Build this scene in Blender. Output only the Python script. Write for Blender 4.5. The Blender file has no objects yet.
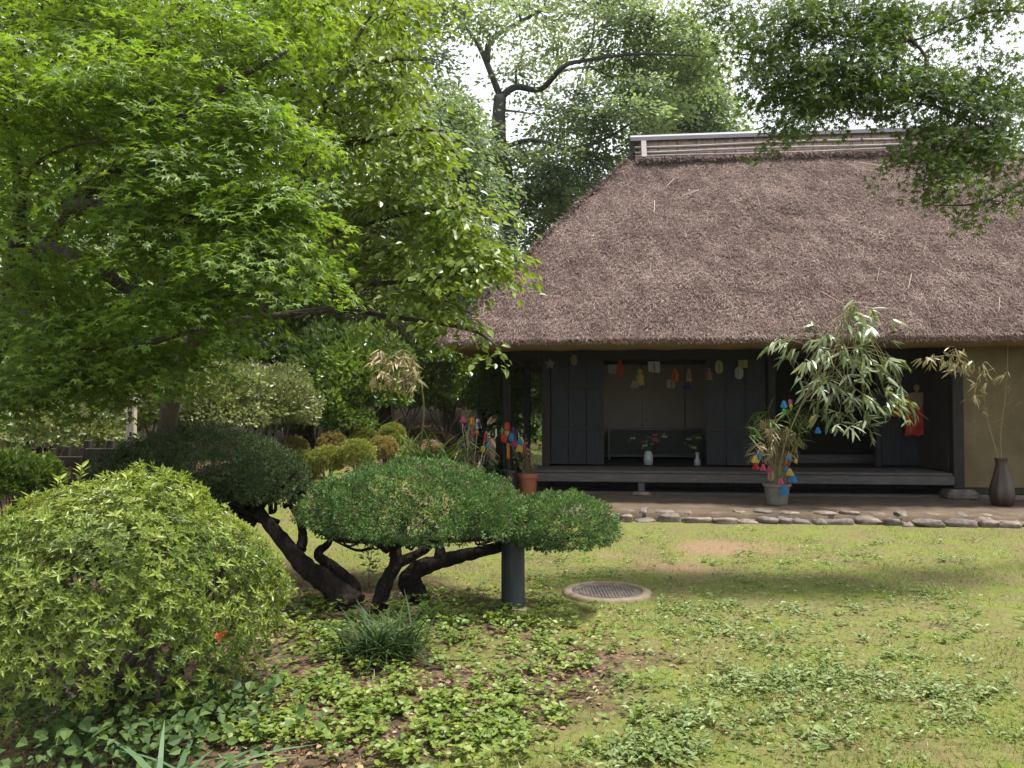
import bpy, math, random
import numpy as np
from mathutils import Vector

R = math.radians
sc = bpy.context.scene
COL = sc.collection

# ------------------------------------------------------------------ camera
F = 796.0
EYE = 1.55
PITCH = math.atan(25.0 / F)
cam_d = bpy.data.cameras.new('camera')
cam_d.sensor_width = 36.0
cam_d.lens = 36.0 * F / 1024.0
cam_d.clip_start = 0.05
cam_d.clip_end = 2000.0
cam = bpy.data.objects.new('camera', cam_d)
COL.objects.link(cam)
cam.location = (0, 0, EYE)
cam.rotation_euler = (R(90) + PITCH, 0, 0)
sc.camera = cam

# ------------------------------------------------------------------ sky, sun, exposure
SUN_DIR = Vector((0.30, 0.02, 0.95)).normalized()
SUN_EL = math.asin(SUN_DIR.z)
SUN_AZ = math.atan2(SUN_DIR.x, SUN_DIR.y)
world = bpy.data.worlds.new("World")
sc.world = world
world.use_nodes = True
wn, wl = world.node_tree.nodes, world.node_tree.links
wn.clear()
w_out = wn.new('ShaderNodeOutputWorld')
w_bg = wn.new('ShaderNodeBackground')
w_sky = wn.new('ShaderNodeTexSky')
w_sky.sky_type = 'NISHITA'
w_sky.sun_disc = False
w_sky.sun_elevation = SUN_EL
w_sky.sun_rotation = SUN_AZ
w_sky.dust_density = 4.0
w_mix = wn.new('ShaderNodeMix')
w_mix.data_type = 'RGBA'
w_mix.inputs[0].default_value = 0.86          # thin bright cloud cover
w_mix.inputs[7].default_value = (10.4, 10.7, 11.0, 1)
wl.new(w_sky.outputs[0], w_mix.inputs[6])
wl.new(w_mix.outputs[2], w_bg.inputs[0])
w_bg.inputs[1].default_value = 0.082
wl.new(w_bg.outputs[0], w_out.inputs[0])

sun_d = bpy.data.lights.new('sun', 'SUN')
sun_d.energy = 5.0
sun_d.angle = R(7.0)
sun_d.color = (1.0, 0.95, 0.86)
sun = bpy.data.objects.new('sun', sun_d)
COL.objects.link(sun)
sun.rotation_euler = (-SUN_DIR).to_track_quat('-Z', 'Y').to_euler()
sun.location = (0, 0, 30)

sc.view_settings.view_transform = 'Standard'
sc.view_settings.look = 'None'
sc.view_settings.exposure = 0.98
sc.view_settings.gamma = 1.0
sc.view_settings.use_curve_mapping = False
sc.render.engine = 'CYCLES'
cy = sc.cycles
cy.max_bounces = 6
cy.diffuse_bounces = 4
cy.glossy_bounces = 2
cy.transmission_bounces = 4
cy.transparent_max_bounces = 4
cy.volume_bounces = 0
cy.use_denoising = True
cy.caustics_reflective = False
cy.caustics_refractive = False
cy.sample_clamp_indirect = 6.0

HAZE = 0.00025

# ------------------------------------------------------------------ helpers
def at(px, py, Y):
    """Point at world depth Y that the photo shows at pixel px, py."""
    dx = (px - 512.0) / F
    dz = (384.0 - py) / F
    c, s = math.cos(PITCH), math.sin(PITCH)
    d = np.array([dx, c - dz * s, s + dz * c])
    d = d * (Y / d[1])
    return np.array([d[0], d[1], EYE + d[2]])

def on_ground(px, py):
    dx = (px - 512.0) / F
    dz = (384.0 - py) / F
    c, s = math.cos(PITCH), math.sin(PITCH)
    d = np.array([dx, c - dz * s, s + dz * c])
    t = EYE / -d[2]
    return d[0] * t, d[1] * t

def vnoise(p, seed=0, octaves=3):
    """cheap smooth noise in about -1..1, p is (N,3)"""
    p = np.asarray(p, dtype=float)
    rs = np.random.RandomState(seed)
    out = np.zeros(len(p)); amp = 1.0; tot = 0.0; f = 1.0
    for o in range(octaves):
        for k in range(4):
            w = rs.normal(size=3); w = w / np.linalg.norm(w) * f * (0.8 + 0.7 * rs.rand()) * 2.2
            out += amp * 0.5 * np.sin(p @ w + rs.rand() * 6.28)
        tot += amp; amp *= 0.55; f *= 2.07
    return out / tot

def sstep(a, b, x):
    t = np.clip((x - a) / (b - a), 0, 1)
    return t * t * (3 - 2 * t)

def ground_z(x, y):
    x = np.asarray(x, dtype=float); y = np.asarray(y, dtype=float)
    g = 0.72 * sstep(9.2, 12.4, y) + 0.9 * sstep(12.4, 22, y) + 4.0 * sstep(22, 60, y)
    g = g * sstep(-0.35, -1.7, x)
    p = np.stack([x.ravel(), y.ravel(), 0 * x.ravel()], 1)
    bump = vnoise(p * 1.3, 5, 3).reshape(x.shape) * 0.016
    flat = sstep(10.2, 9.4, y) + sstep(-0.2, -1.2, x)
    return g + bump * np.clip(flat, 0, 1) + 0.05 * np.exp(-((x + 0.9) ** 2 + (y - 6.1) ** 2) / 0.9)

def origin(o):
    v = Vector((0, 0, 0))
    while o is not None:
        v += Vector(o.location); o = o.parent
    return np.array(v)

def tag(o, label=None, cat=None, group=None, kind=None):
    if label: o['label'] = label
    if cat: o['category'] = cat
    if group: o['group'] = group
    if kind: o['kind'] = kind
    return o

def thing(name, label, cat, loc, group=None):
    o = bpy.data.objects.new(name, None)
    o.empty_display_size = 0.2
    COL.objects.link(o)
    o.location = tuple(float(c) for c in loc)
    return tag(o, label, cat, group)

def mesh_object(name, verts, faces, mats, parent=None, loc=None, mat_idx=None, rnd=None, smooth=False, attrs=None):
    """verts in world space; faces: list of index tuples or (N,k) arrays"""
    verts = np.asarray(verts, dtype=np.float32)
    if parent is not None:
        org = origin(parent)
    elif loc is not None:
        org = np.array(loc, dtype=float)
    else:
        org = np.zeros(3)
    verts = verts - org.astype(np.float32)
    me = bpy.data.meshes.new(name)
    if isinstance(faces, np.ndarray):
        faces = [faces]
    if len(faces) and isinstance(faces[0], np.ndarray):
        loops = np.concatenate([f.ravel() for f in faces]).astype(np.int32)
        counts = np.concatenate([np.full(len(f), f.shape[1]) for f in faces]).astype(np.int32)
    else:
        loops = np.fromiter((i for f in faces for i in f), dtype=np.int32)
        counts = np.fromiter((len(f) for f in faces), dtype=np.int32)
    starts = np.concatenate([[0], np.cumsum(counts)[:-1]]).astype(np.int32)
    me.vertices.add(len(verts)); me.vertices.foreach_set('co', verts.ravel())
    me.loops.add(len(loops)); me.loops.foreach_set('vertex_index', loops)
    me.polygons.add(len(counts)); me.polygons.foreach_set('loop_start', starts)
    if not isinstance(mats, (list, tuple)): mats = [mats]
    for m in mats: me.materials.append(m)
    if mat_idx is not None:
        me.polygons.foreach_set('material_index', np.asarray(mat_idx, dtype=np.int32))
    me.update(calc_edges=True)
    me.polygons.foreach_set('use_smooth', np.full(len(counts), bool(smooth)))
    if rnd is not None:
        a = me.attributes.new('rnd', 'FLOAT', 'FACE')
        a.data.foreach_set('value', np.asarray(rnd, dtype=np.float32))
    if attrs:
        for k, v in attrs.items():
            a = me.attributes.new(k, 'FLOAT', 'POINT')
            a.data.foreach_set('value', np.asarray(v, dtype=np.float32))
    o = bpy.data.objects.new(name, me)
    COL.objects.link(o)
    if parent is not None:
        o.parent = parent
    else:
        o.location = tuple(float(c) for c in org)
    return o

def catmull(pts, n=6):
    pts = [np.asarray(p, dtype=float) for p in pts]
    if len(pts) < 3:
        return np.array([pts[0] + (pts[-1] - pts[0]) * t for t in np.linspace(0, 1, n + 1)])
    P = [2 * pts[0] - pts[1]] + pts + [2 * pts[-1] - pts[-2]]
    out = []
    for i in range(1, len(P) - 2):
        for t in np.linspace(0, 1, n, endpoint=False):
            a, b, c, d = P[i - 1], P[i], P[i + 1], P[i + 2]
            out.append(0.5 * (2 * b + (c - a) * t + (2 * a - 5 * b + 4 * c - d) * t * t + (3 * b - a - 3 * c + d) * t ** 3))
    out.append(pts[-1])
    return np.array(out)

class MB:
    def __init__(self):
        self.v = []; self.f = []; self.m = []; self.n = 0
    def add(self, verts, faces, m=0):
        b = self.n
        self.v.extend([tuple(p) for p in verts]); self.n += len(verts)
        for f in faces:
            self.f.append(tuple(i + b for i in f)); self.m.append(m)
    def tube(self, path, radii, seg=8, m=0, wob=0.0, seed=0, cap=True):
        path = np.asarray(path, dtype=float); k = len(path)
        radii = np.asarray(radii, dtype=float) if np.ndim(radii) else np.full(k, radii)
        if len(radii) != k:
            radii = np.interp(np.linspace(0, 1, k), np.linspace(0, 1, len(radii)), radii)
        tan = np.gradient(path, axis=0)
        tan /= np.linalg.norm(tan, axis=1)[:, None] + 1e-9
        ref = np.array([0, 0, 1.0]) if abs(tan[0][2]) < 0.9 else np.array([1.0, 0, 0])
        n = ref - tan[0] * (ref @ tan[0]); n /= np.linalg.norm(n)
        rs = np.random.RandomState(seed)
        ang = np.linspace(0, 2 * math.pi, seg, endpoint=False)
        lob = 1 + wob * 0.6 * np.sin(3 * ang + rs.rand() * 6) 
        V = []
        for i in range(k):
            n = n - tan[i] * (n @ tan[i]); n /= np.linalg.norm(n) + 1e-9
            b = np.cross(tan[i], n)
            rr = radii[i] * lob * (1 + wob * rs.uniform(-1, 1, seg))
            V.extend(path[i] + rr[j] * (math.cos(ang[j]) * n + math.sin(ang[j]) * b) for j in range(seg))
        Fc = []
        for i in range(k - 1):
            for j in range(seg):
                Fc.append((i * seg + j, i * seg + (j + 1) % seg, (i + 1) * seg + (j + 1) % seg, (i + 1) * seg + j))
        if cap:
            Fc.append(tuple(range(seg - 1, -1, -1)))
            Fc.append(tuple((k - 1) * seg + j for j in range(seg)))
        self.add(V, Fc, m)
    def box(self, lo, hi, m=0, fn=None):
        (x0, y0, z0), (x1, y1, z1) = lo, hi
        V = [(x0, y0, z0), (x1, y0, z0), (x1, y1, z0), (x0, y1, z0), (x0, y0, z1), (x1, y0, z1), (x1, y1, z1), (x0, y1, z1)]
        if fn: V = [fn(*p) for p in V]
        self.add(V, [(0, 3, 2, 1), (4, 5, 6, 7), (0, 1, 5, 4), (1, 2, 6, 5), (2, 3, 7, 6), (3, 0, 4, 7)], m)
    def bevbox(self, lo, hi, b=0.01, m=0, fn=None):
        """box with chamfered edges"""
        lo = np.array(lo, float); hi = np.array(hi, float)
        b = min(b, float((hi - lo).min()) * 0.45)
        c = (lo + hi) / 2; h = (hi - lo) / 2
        V = []; idx = {}
        for s in [(sx, sy, sz) for sx in (-1, 1) for sy in (-1, 1) for sz in (-1, 1)]:
            for ax in range(3):
                p = c + np.array(s) * (h - b); p[ax] = c[ax] + s[ax] * h[ax]
                idx[(s, ax)] = len(V); V.append(p)
        Fc = []
        for ax in range(3):
            a1, a2 = (ax + 1) % 3, (ax + 2) % 3
            for sg in (-1, 1):
                q = []
                for (p1, p2) in ((-1, -1), (1, -1), (1, 1), (-1, 1)):
                    s = [0, 0, 0]; s[ax] = sg; s[a1] = p1; s[a2] = p2
                    q.append(idx[(tuple(s), ax)])
                Fc.append(tuple(q) if sg > 0 else tuple(q[::-1]))
        for ax in range(3):
            a1, a2 = (ax + 1) % 3, (ax + 2) % 3
            for p1 in (-1, 1):
                for p2 in (-1, 1):
                    s0 = [0, 0, 0]; s0[ax] = -1; s0[a1] = p1; s0[a2] = p2
                    s1 = list(s0); s1[ax] = 1
                    s0, s1 = tuple(s0), tuple(s1)
                    q = (idx[(s0, a1)], idx[(s1, a1)], idx[(s1, a2)], idx[(s0, a2)])
                    Fc.append(q if p1 * p2 > 0 else q[::-1])
        for s in [(sx, sy, sz) for sx in (-1, 1) for sy in (-1, 1) for sz in (-1, 1)]:
            t = (idx[(s, 0)], idx[(s, 1)], idx[(s, 2)])
            Fc.append(t if s[0] * s[1] * s[2] > 0 else t[::-1])
        V = [tuple(p) for p in V]
        if fn: V = [fn(*p) for p in V]
        self.add(V, Fc, m)
    def lathe(self, prof, c, seg=20, m=0, squash=0.0, seed=0):
        c = np.asarray(c, float); k = len(prof)
        V = []
        for (r, z) in prof:
            for j in range(seg):
                a = 2 * math.pi * j / seg
                V.append((c[0] + r * math.cos(a), c[1] + r * math.sin(a), c[2] + z))
        Fc = []
        for i in range(k - 1):
            for j in range(seg):
                Fc.append((i * seg + j, i * seg + (j + 1) % seg, (i + 1) * seg + (j + 1) % seg, (i + 1) * seg + j))
        Fc.append(tuple(range(seg - 1, -1, -1)))
        Fc.append(tuple((k - 1) * seg + j for j in range(seg)))
        self.add(V, Fc, m)
    def build(self, name, mats, parent=None, loc=None, smooth=False, rnd=None):
        return mesh_object(name, np.array(self.v), self.f, mats, parent, loc, self.m, rnd, smooth)

# ------------------------------------------------------------------ materials
def new_mat(name):
    m = bpy.data.materials.new(name); m.use_nodes = True
    n = m.node_tree.nodes; n.clear()
    o = n.new('ShaderNodeOutputMaterial')
    return m, n, m.node_tree.links, o

def ramp(n, stops):
    r = n.new('ShaderNodeValToRGB')
    e = r.color_ramp.elements
    while len(e) < len(stops): e.new(0.5)
    for i, (p, c) in enumerate(stops):
        e[i].position = p; e[i].color = (*c, 1)
    return r

def leaf_mat(name, cols, trans=0.35, rough=0.45, tcol=None, spec=0.4):
    m, n, l, o = new_mat(name)
    a = n.new('ShaderNodeAttribute'); a.attribute_name = 'rnd'
    r = ramp(n, [(i / max(1, len(cols) - 1), c) for i, c in enumerate(cols)])
    l.new(a.outputs['Fac'], r.inputs[0])
    p = n.new('ShaderNodeBsdfPrincipled')
    p.inputs['Roughness'].default_value = rough
    p.inputs['Specular IOR Level'].default_value = spec
    l.new(r.outputs[0], p.inputs['Base Color'])
    t = n.new('ShaderNodeBsdfTranslucent')
    mx = n.new('ShaderNodeMix'); mx.data_type = 'RGBA'; mx.blend_type = 'MULTIPLY'; mx.inputs[0].default_value = 1.0
    l.new(r.outputs[0], mx.inputs[6]); mx.inputs[7].default_value = (*(tcol or (1.7, 1.6, 0.7)), 1)
    l.new(mx.outputs[2], t.inputs[0])
    s = n.new('ShaderNodeMixShader'); s.inputs[0].default_value = trans
    l.new(p.outputs[0], s.inputs[1]); l.new(t.outputs[0], s.inputs[2])
    l.new(s.outputs[0], o.inputs[0])
    return m

def rough_mat(name, stops, scale=6.0, stretch=(1, 1, 1), rough=0.8, bump=0.3, bscale=None, spec=0.3, detail=6, dist=0.02, metallic=0.0, rot=(0, 0, 0)):
    m, n, l, o = new_mat(name)
    tc = n.new('ShaderNodeTexCoord'); mp = n.new('ShaderNodeMapping')
    mp.inputs['Scale'].default_value = stretch
    mp.inputs['Rotation'].default_value = rot
    l.new(tc.outputs['Object'], mp.inputs[0])
    t = n.new('ShaderNodeTexNoise'); t.inputs['Scale'].default_value = scale; t.inputs['Detail'].default_value = detail
    t.inputs['Roughness'].default_value = 0.65
    l.new(mp.outputs[0], t.inputs[0])
    k = len(stops)
    r = ramp(n, [(0.28 + 0.46 * i / max(1, k - 1), c) for i, c in enumerate(stops)])
    l.new(t.outputs[0], r.inputs[0])
    p = n.new('ShaderNodeBsdfPrincipled')
    p.inputs['Roughness'].default_value = rough
    p.inputs['Specular IOR Level'].default_value = spec
    p.inputs['Metallic'].default_value = metallic
    l.new(r.outputs[0], p.inputs['Base Color'])
    t2 = n.new('ShaderNodeTexNoise'); t2.inputs['Scale'].default_value = bscale or scale * 3; t2.inputs['Detail'].default_value = 5
    l.new(mp.outputs[0], t2.inputs[0])
    b = n.new('ShaderNodeBump'); b.inputs['Strength'].default_value = bump; b.inputs['Distance'].default_value = dist
    l.new(t2.outputs[0], b.inputs['Height']); l.new(b.outputs[0], p.inputs['Normal'])
    l.new(p.outputs[0], o.inputs[0])
    return m

def plain(name, c, rough=0.6, spec=0.3, var=0.12):
    return rough_mat(name, [tuple(x * (1 - var) for x in c), tuple(x * (1 + var) for x in c)], 18, rough=rough, bump=0.1, spec=spec, dist=0.004)

M = {}
M['maple'] = leaf_mat('maple_leaf', [(0.072, 0.132, 0.020), (0.115, 0.195, 0.030), (0.175, 0.260, 0.044)], 0.48)
M['maple_backlit'] = leaf_mat('maple_leaf_backlit', [(0.046, 0.084, 0.020), (0.070, 0.120, 0.027), (0.108, 0.165, 0.036)], 0.42)  # maple greens darkened, backlit look against the sky painted in
M['ovate'] = leaf_mat('ovate_leaf', [(0.085, 0.140, 0.020), (0.130, 0.190, 0.030), (0.185, 0.240, 0.060)], 0.42, rough=0.38, spec=0.45)
M['forest'] = leaf_mat('forest_leaf', [(0.052, 0.095, 0.020), (0.085, 0.140, 0.028), (0.125, 0.185, 0.038)], 0.35)
M['forest_yellow'] = leaf_mat('forest_yellow_leaf', [(0.085, 0.155, 0.022), (0.125, 0.200, 0.028), (0.165, 0.235, 0.038)], 0.4)
M['forest_far'] = leaf_mat('distant_leaf', [(0.070, 0.115, 0.065), (0.125, 0.185, 0.105), (0.175, 0.240, 0.130)], 0.45)  # pale cool greens, haze of the far trees painted into the colour
M['pine'] = leaf_mat('pine_leaf', [(0.080, 0.125, 0.088), (0.135, 0.190, 0.128), (0.180, 0.240, 0.155)], 0.5)  # lightened and cooled so the leaf colour itself carries the haze
M['camellia'] = leaf_mat('glossy_leaf', [(0.060, 0.105, 0.022), (0.105, 0.165, 0.032), (0.165, 0.230, 0.058)], 0.3, rough=0.3, spec=0.6)
M['azalea'] = leaf_mat('azalea_leaf', [(0.050, 0.072, 0.018), (0.100, 0.150, 0.026), (0.170, 0.228, 0.040), (0.25, 0.30, 0.075)], 0.3, rough=0.42)
M['azalea_pale'] = leaf_mat('pale_azalea_leaf', [(0.095, 0.120, 0.045), (0.155, 0.185, 0.080), (0.230, 0.250, 0.135)], 0.25)
M['ball'] = leaf_mat('clipped_azalea_leaf', [(0.100, 0.125, 0.022), (0.215, 0.240, 0.045), (0.300, 0.300, 0.080)], 0.25)
M['ball_rust'] = leaf_mat('clipped_azalea_rusty_leaf', [(0.120, 0.120, 0.030), (0.250, 0.205, 0.070), (0.320, 0.210, 0.110)], 0.25)
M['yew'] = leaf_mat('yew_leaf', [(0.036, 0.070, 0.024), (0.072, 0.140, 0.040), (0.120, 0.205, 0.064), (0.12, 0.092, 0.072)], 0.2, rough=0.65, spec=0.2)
M['yew_shaded'] = leaf_mat('yew_shaded_leaf', [(0.030, 0.050, 0.022), (0.054, 0.082, 0.030), (0.086, 0.118, 0.042)], 0.15, rough=0.65, spec=0.2)  # darker yew copy, the maple's shade on the left pad painted in
M['bamboo'] = leaf_mat('bamboo_leaf', [(0.065, 0.125, 0.030), (0.160, 0.205, 0.095), (0.340, 0.370, 0.270)], 0.3, rough=0.35, spec=0.6)  # whitish end of the ramp paints sunlit glints onto the leaves
M['bamboo_dry'] = leaf_mat('dry_bamboo_leaf', [(0.140, 0.120, 0.050), (0.260, 0.220, 0.110), (0.360, 0.300, 0.170)], 0.25, tcol=(1.3, 1.2, 0.9))
M['mondo'] = leaf_mat('mondo_leaf', [(0.014, 0.032, 0.010), (0.024, 0.050, 0.014), (0.040, 0.072, 0.018)], 0.15, rough=0.6, spec=0.2)
M['strap'] = leaf_mat('strap_leaf', [(0.050, 0.100, 0.045), (0.085, 0.145, 0.070), (0.12, 0.18, 0.09)], 0.25, rough=0.35)
M['weed'] = leaf_mat('weed_leaf', [(0.085, 0.130, 0.034), (0.130, 0.180, 0.050), (0.190, 0.235, 0.090)], 0.25, rough=0.5)
M['clover'] = leaf_mat('clover_leaf', [(0.075, 0.125, 0.020), (0.120, 0.175, 0.028), (0.175, 0.220, 0.042)], 0.3)
M['ivy'] = leaf_mat('ivy_leaf', [(0.030, 0.058, 0.016), (0.050, 0.088, 0.022), (0.075, 0.118, 0.034)], 0.25, rough=0.55, spec=0.2)  # greens lowered, shade below the azalea put into the leaf colour
M['grass'] = leaf_mat('grass_blade', [(0.080, 0.140, 0.022), (0.125, 0.180, 0.034), (0.195, 0.200, 0.065)], 0.3)
M['fallen'] = leaf_mat('fallen_leaf', [(0.090, 0.050, 0.030), (0.170, 0.095, 0.055), (0.300, 0.210, 0.130)], 0.1, tcol=(1, 0.9, 0.8))
M['straw'] = leaf_mat('thatch_straw', [(0.058, 0.040, 0.036), (0.150, 0.107, 0.096), (0.230, 0.168, 0.150), (0.38, 0.295, 0.26)], 0.0, rough=0.9, spec=0.1)
M['red_leaf'] = leaf_mat('red_leaf', [(0.30, 0.035, 0.015), (0.35, 0.05, 0.02)], 0.3, tcol=(1.2, 0.8, 0.7))

M['bark'] = rough_mat('bark', [(0.022, 0.017, 0.013), (0.050, 0.040, 0.032), (0.090, 0.075, 0.062)], 9, (1, 1, 0.35), 0.9, 0.9, 22, dist=0.03)
M['bark_far'] = rough_mat('bark_far', [(0.045, 0.044, 0.046), (0.085, 0.082, 0.082)], 4, (1, 1, 0.3), 0.9, 0.5)  # bark greyed and lightened, distance haze painted into it
M['yew_bark'] = rough_mat('yew_bark', [(0.006, 0.0045, 0.004), (0.014, 0.0105, 0.009), (0.036, 0.029, 0.024)], 14, (1, 1, 0.5), 0.9, 1.0, 26, dist=0.05, spec=0.15)
M['twig'] = rough_mat('twig', [(0.05, 0.038, 0.03), (0.11, 0.088, 0.07)], 12, rough=0.9, bump=0.2)
M['culm'] = rough_mat('bamboo_culm', [(0.16, 0.14, 0.06), (0.24, 0.21, 0.10)], 9, rough=0.45, bump=0.05)

M['thatch'] = rough_mat('thatch', [(0.040, 0.027, 0.025), (0.090, 0.062, 0.056), (0.150, 0.105, 0.094)], 15, (1, 1, 1), 0.95, 1.0, 45, spec=0.1, dist=0.08, detail=9)
M['thatch_cut'] = rough_mat('thatch_cut_edge', [(0.13, 0.080, 0.046), (0.21, 0.140, 0.085)], 30, (1, 1, 4), 0.95, 0.8, 80, spec=0.1, dist=0.02)
M['old_wood'] = rough_mat('old_dark_wood', [(0.009, 0.008, 0.008), (0.018, 0.016, 0.015), (0.034, 0.029, 0.027)], 5, (6, 6, 0.7), 0.7, 0.35, 14, dist=0.01)
M['beam_wood'] = rough_mat('old_beam_wood', [(0.009, 0.009, 0.010), (0.016, 0.015, 0.015), (0.028, 0.025, 0.024)], 5, (0.7, 6, 6), 0.7, 0.35, 14, dist=0.01)
M['door_wood'] = rough_mat('door_wood', [(0.006, 0.007, 0.010), (0.013, 0.015, 0.020), (0.030, 0.031, 0.035)], 5, (5, 5, 0.5), 0.65, 0.2, 14, dist=0.006)
M['floor_wood'] = rough_mat('veranda_wood', [(0.038, 0.034, 0.033), (0.062, 0.055, 0.053), (0.10, 0.09, 0.086)], 5, (0.6, 6, 6), 0.6, 0.3, 14, dist=0.008, spec=0.4)
M['grey_wood'] = rough_mat('weathered_wood', [(0.17, 0.15, 0.15), (0.28, 0.25, 0.245), (0.36, 0.33, 0.33)], 5, (0.7, 6, 6), 0.85, 0.4, 14, dist=0.01)
M['ridge_board'] = rough_mat('ridge_board', [(0.13, 0.088, 0.074), (0.22, 0.160, 0.140), (0.30, 0.23, 0.205)], 4, (4, 4, 0.6), 0.85, 0.4, 14, dist=0.01)
M['ridge_cap'] = rough_mat('ridge_cap', [(0.19, 0.185, 0.21), (0.25, 0.245, 0.275)], 3, (0.5, 4, 4), 0.6, 0.2, 12, dist=0.006)
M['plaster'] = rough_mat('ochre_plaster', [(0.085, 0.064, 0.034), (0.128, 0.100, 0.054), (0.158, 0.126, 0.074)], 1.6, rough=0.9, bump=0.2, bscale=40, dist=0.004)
M['plaster_dark'] = rough_mat('dark_plaster', [(0.022, 0.019, 0.016), (0.040, 0.034, 0.028)], 3, rough=0.9, bump=0.2, bscale=40, dist=0.004)  # dark brown plaster for inner, recess and rear walls
M['paper'] = rough_mat('sliding_door_paper', [(0.26, 0.225, 0.18), (0.31, 0.27, 0.22)], 2, rough=0.8, bump=0.05)
M['black'] = plain('black_lacquer', (0.012, 0.012, 0.013), 0.35, 0.5)
M['dirt'] = rough_mat('packed_dirt', [(0.050, 0.035, 0.023), (0.080, 0.058, 0.039), (0.120, 0.090, 0.064)], 3.5, rough=0.95, bump=0.5, bscale=30, dist=0.012, detail=9)
M['stone'] = rough_mat('edging_stone', [(0.075, 0.058, 0.046), (0.140, 0.112, 0.092), (0.24, 0.205, 0.18)], 7, rough=0.85, bump=0.6, bscale=25, dist=0.02)
M['stone_dark'] = rough_mat('dark_stone', [(0.060, 0.050, 0.044), (0.110, 0.092, 0.080), (0.18, 0.155, 0.14)], 7, rough=0.85, bump=0.6, bscale=25, dist=0.02)
M['concrete'] = rough_mat('concrete_ring', [(0.10, 0.080, 0.052), (0.17, 0.138, 0.09), (0.24, 0.20, 0.14)], 9, rough=0.9, bump=0.4, bscale=50, dist=0.008)
M['iron'] = rough_mat('cast_iron', [(0.05, 0.036, 0.03), (0.10, 0.078, 0.066), (0.17, 0.15, 0.14)], 12, rough=0.6, bump=0.4, bscale=50, dist=0.005, spec=0.5)
M['post_paint'] = rough_mat('slate_blue_paint', [(0.009, 0.012, 0.017), (0.018, 0.024, 0.032), (0.040, 0.044, 0.050)], 7, (1, 1, 0.4), 0.5, 0.15, 30, dist=0.004, spec=0.4)
M['terracotta'] = rough_mat('terracotta', [(0.26, 0.085, 0.04), (0.34, 0.12, 0.06)], 8, rough=0.7, bump=0.15, dist=0.004)
M['grey_pot'] = rough_mat('grey_pot', [(0.10, 0.095, 0.082), (0.17, 0.16, 0.14)], 8, rough=0.7, bump=0.3, dist=0.006)
M['brown_glaze'] = rough_mat('brown_glaze', [(0.016, 0.011, 0.009), (0.045, 0.030, 0.024), (0.075, 0.055, 0.045)], 7, (1, 1, 0.4), 0.42, 0.2, 20, spec=0.4, dist=0.006)
M['china'] = rough_mat('white_china', [(0.22, 0.245, 0.26), (0.36, 0.38, 0.40)], 14, rough=0.3, bump=0.05, spec=0.5)
M['fence_wood'] = rough_mat('fence_wood', [(0.015, 0.012, 0.009), (0.030, 0.025, 0.018), (0.06, 0.052, 0.038)], 6, (5, 5, 0.6), 0.9, 0.5, 18, dist=0.01)
M['pale_wood'] = rough_mat('pale_stake_wood', [(0.30, 0.26, 0.20), (0.44, 0.40, 0.32)], 6, (5, 5, 0.6), 0.85, 0.3, 18, dist=0.006)
M['ink'] = plain('ink', (0.015, 0.014, 0.013), 0.7)
M['glass_case'] = rough_mat('display_glass', [(0.018, 0.023, 0.019), (0.036, 0.043, 0.034)], 2.5, rough=0.5, bump=0.0, spec=0.15)
PAPER = {'red': (0.55, 0.035, 0.025), 'orange': (0.60, 0.16, 0.03), 'yellow': (0.62, 0.46, 0.07), 'pale yellow': (0.62, 0.56, 0.28),
         'green': (0.09, 0.42, 0.07), 'blue': (0.05, 0.27, 0.62), 'navy': (0.03, 0.04, 0.16), 'pink': (0.62, 0.10, 0.22), 'purple': (0.12, 0.03, 0.22),
         'white': (0.66, 0.65, 0.60), 'grey': (0.35, 0.35, 0.33), 'tan': (0.42, 0.30, 0.18), 'magenta': (0.45, 0.05, 0.20)}
for k_, c_ in PAPER.items():
    c_ = tuple(0.62 * q + 0.01 for q in c_)
    M['p_' + k_] = leaf_mat('paper_' + k_.replace(' ', '_'), [c_, c_], 0.25, rough=0.7, tcol=(1, 1, 1), spec=0.2)

for k_, c_ in list(PAPER.items()):      # same papers darkened, shade under the eaves put into the colour
    c_ = tuple(0.42 * q + 0.02 for q in c_)
    M['q_' + k_] = leaf_mat('shaded_paper_' + k_.replace(' ', '_'), [c_, c_], 0.2, rough=0.8, tcol=(1, 1, 1), spec=0.1)

# ------------------------------------------------------------------ leaf clouds
def norm(a):
    return a / (np.linalg.norm(a, axis=-1, keepdims=True) + 1e-9)

def tmpl_palmate():
    tips = [(-100, 0.55), (-50, 0.85), (0, 1.0), (50, 0.85), (100, 0.55)]
    notch = [-128, -74, -25, 25, 74, 128]; nr = [0.22, 0.30, 0.33, 0.33, 0.30, 0.22]
    V = [(0, 0, 0)]
    for a, r in tips: V.append((r * math.cos(R(a)), r * math.sin(R(a)), -0.10 * r * r))
    for a, r in zip(notch, nr): V.append((r * math.cos(R(a)), r * math.sin(R(a)), 0.03))
    return np.array(V), np.array([(0, 6 + i, 1 + i, 7 + i) for i in range(5)])

def tmpl_ovate(w=0.28, fold=0.07, droop=0.08):
    V = [(0, 0, 0), (0.28, w, fold), (0.62, w * 0.86, fold - droop * 0.4), (1, 0, -droop), (0.62, -w * 0.86, fold - droop * 0.4), (0.28, -w, fold)]
    return np.array(V), np.array([(0, 3, 2, 1), (0, 5, 4, 3)])

def tmpl_rhomb(w=0.25):
    V = [(0, 0, 0), (0.5, w, 0.04), (1, 0, 0), (0.5, -w, 0.04)]
    return np.array(V), np.array([(0, 3, 2, 1)])

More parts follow.
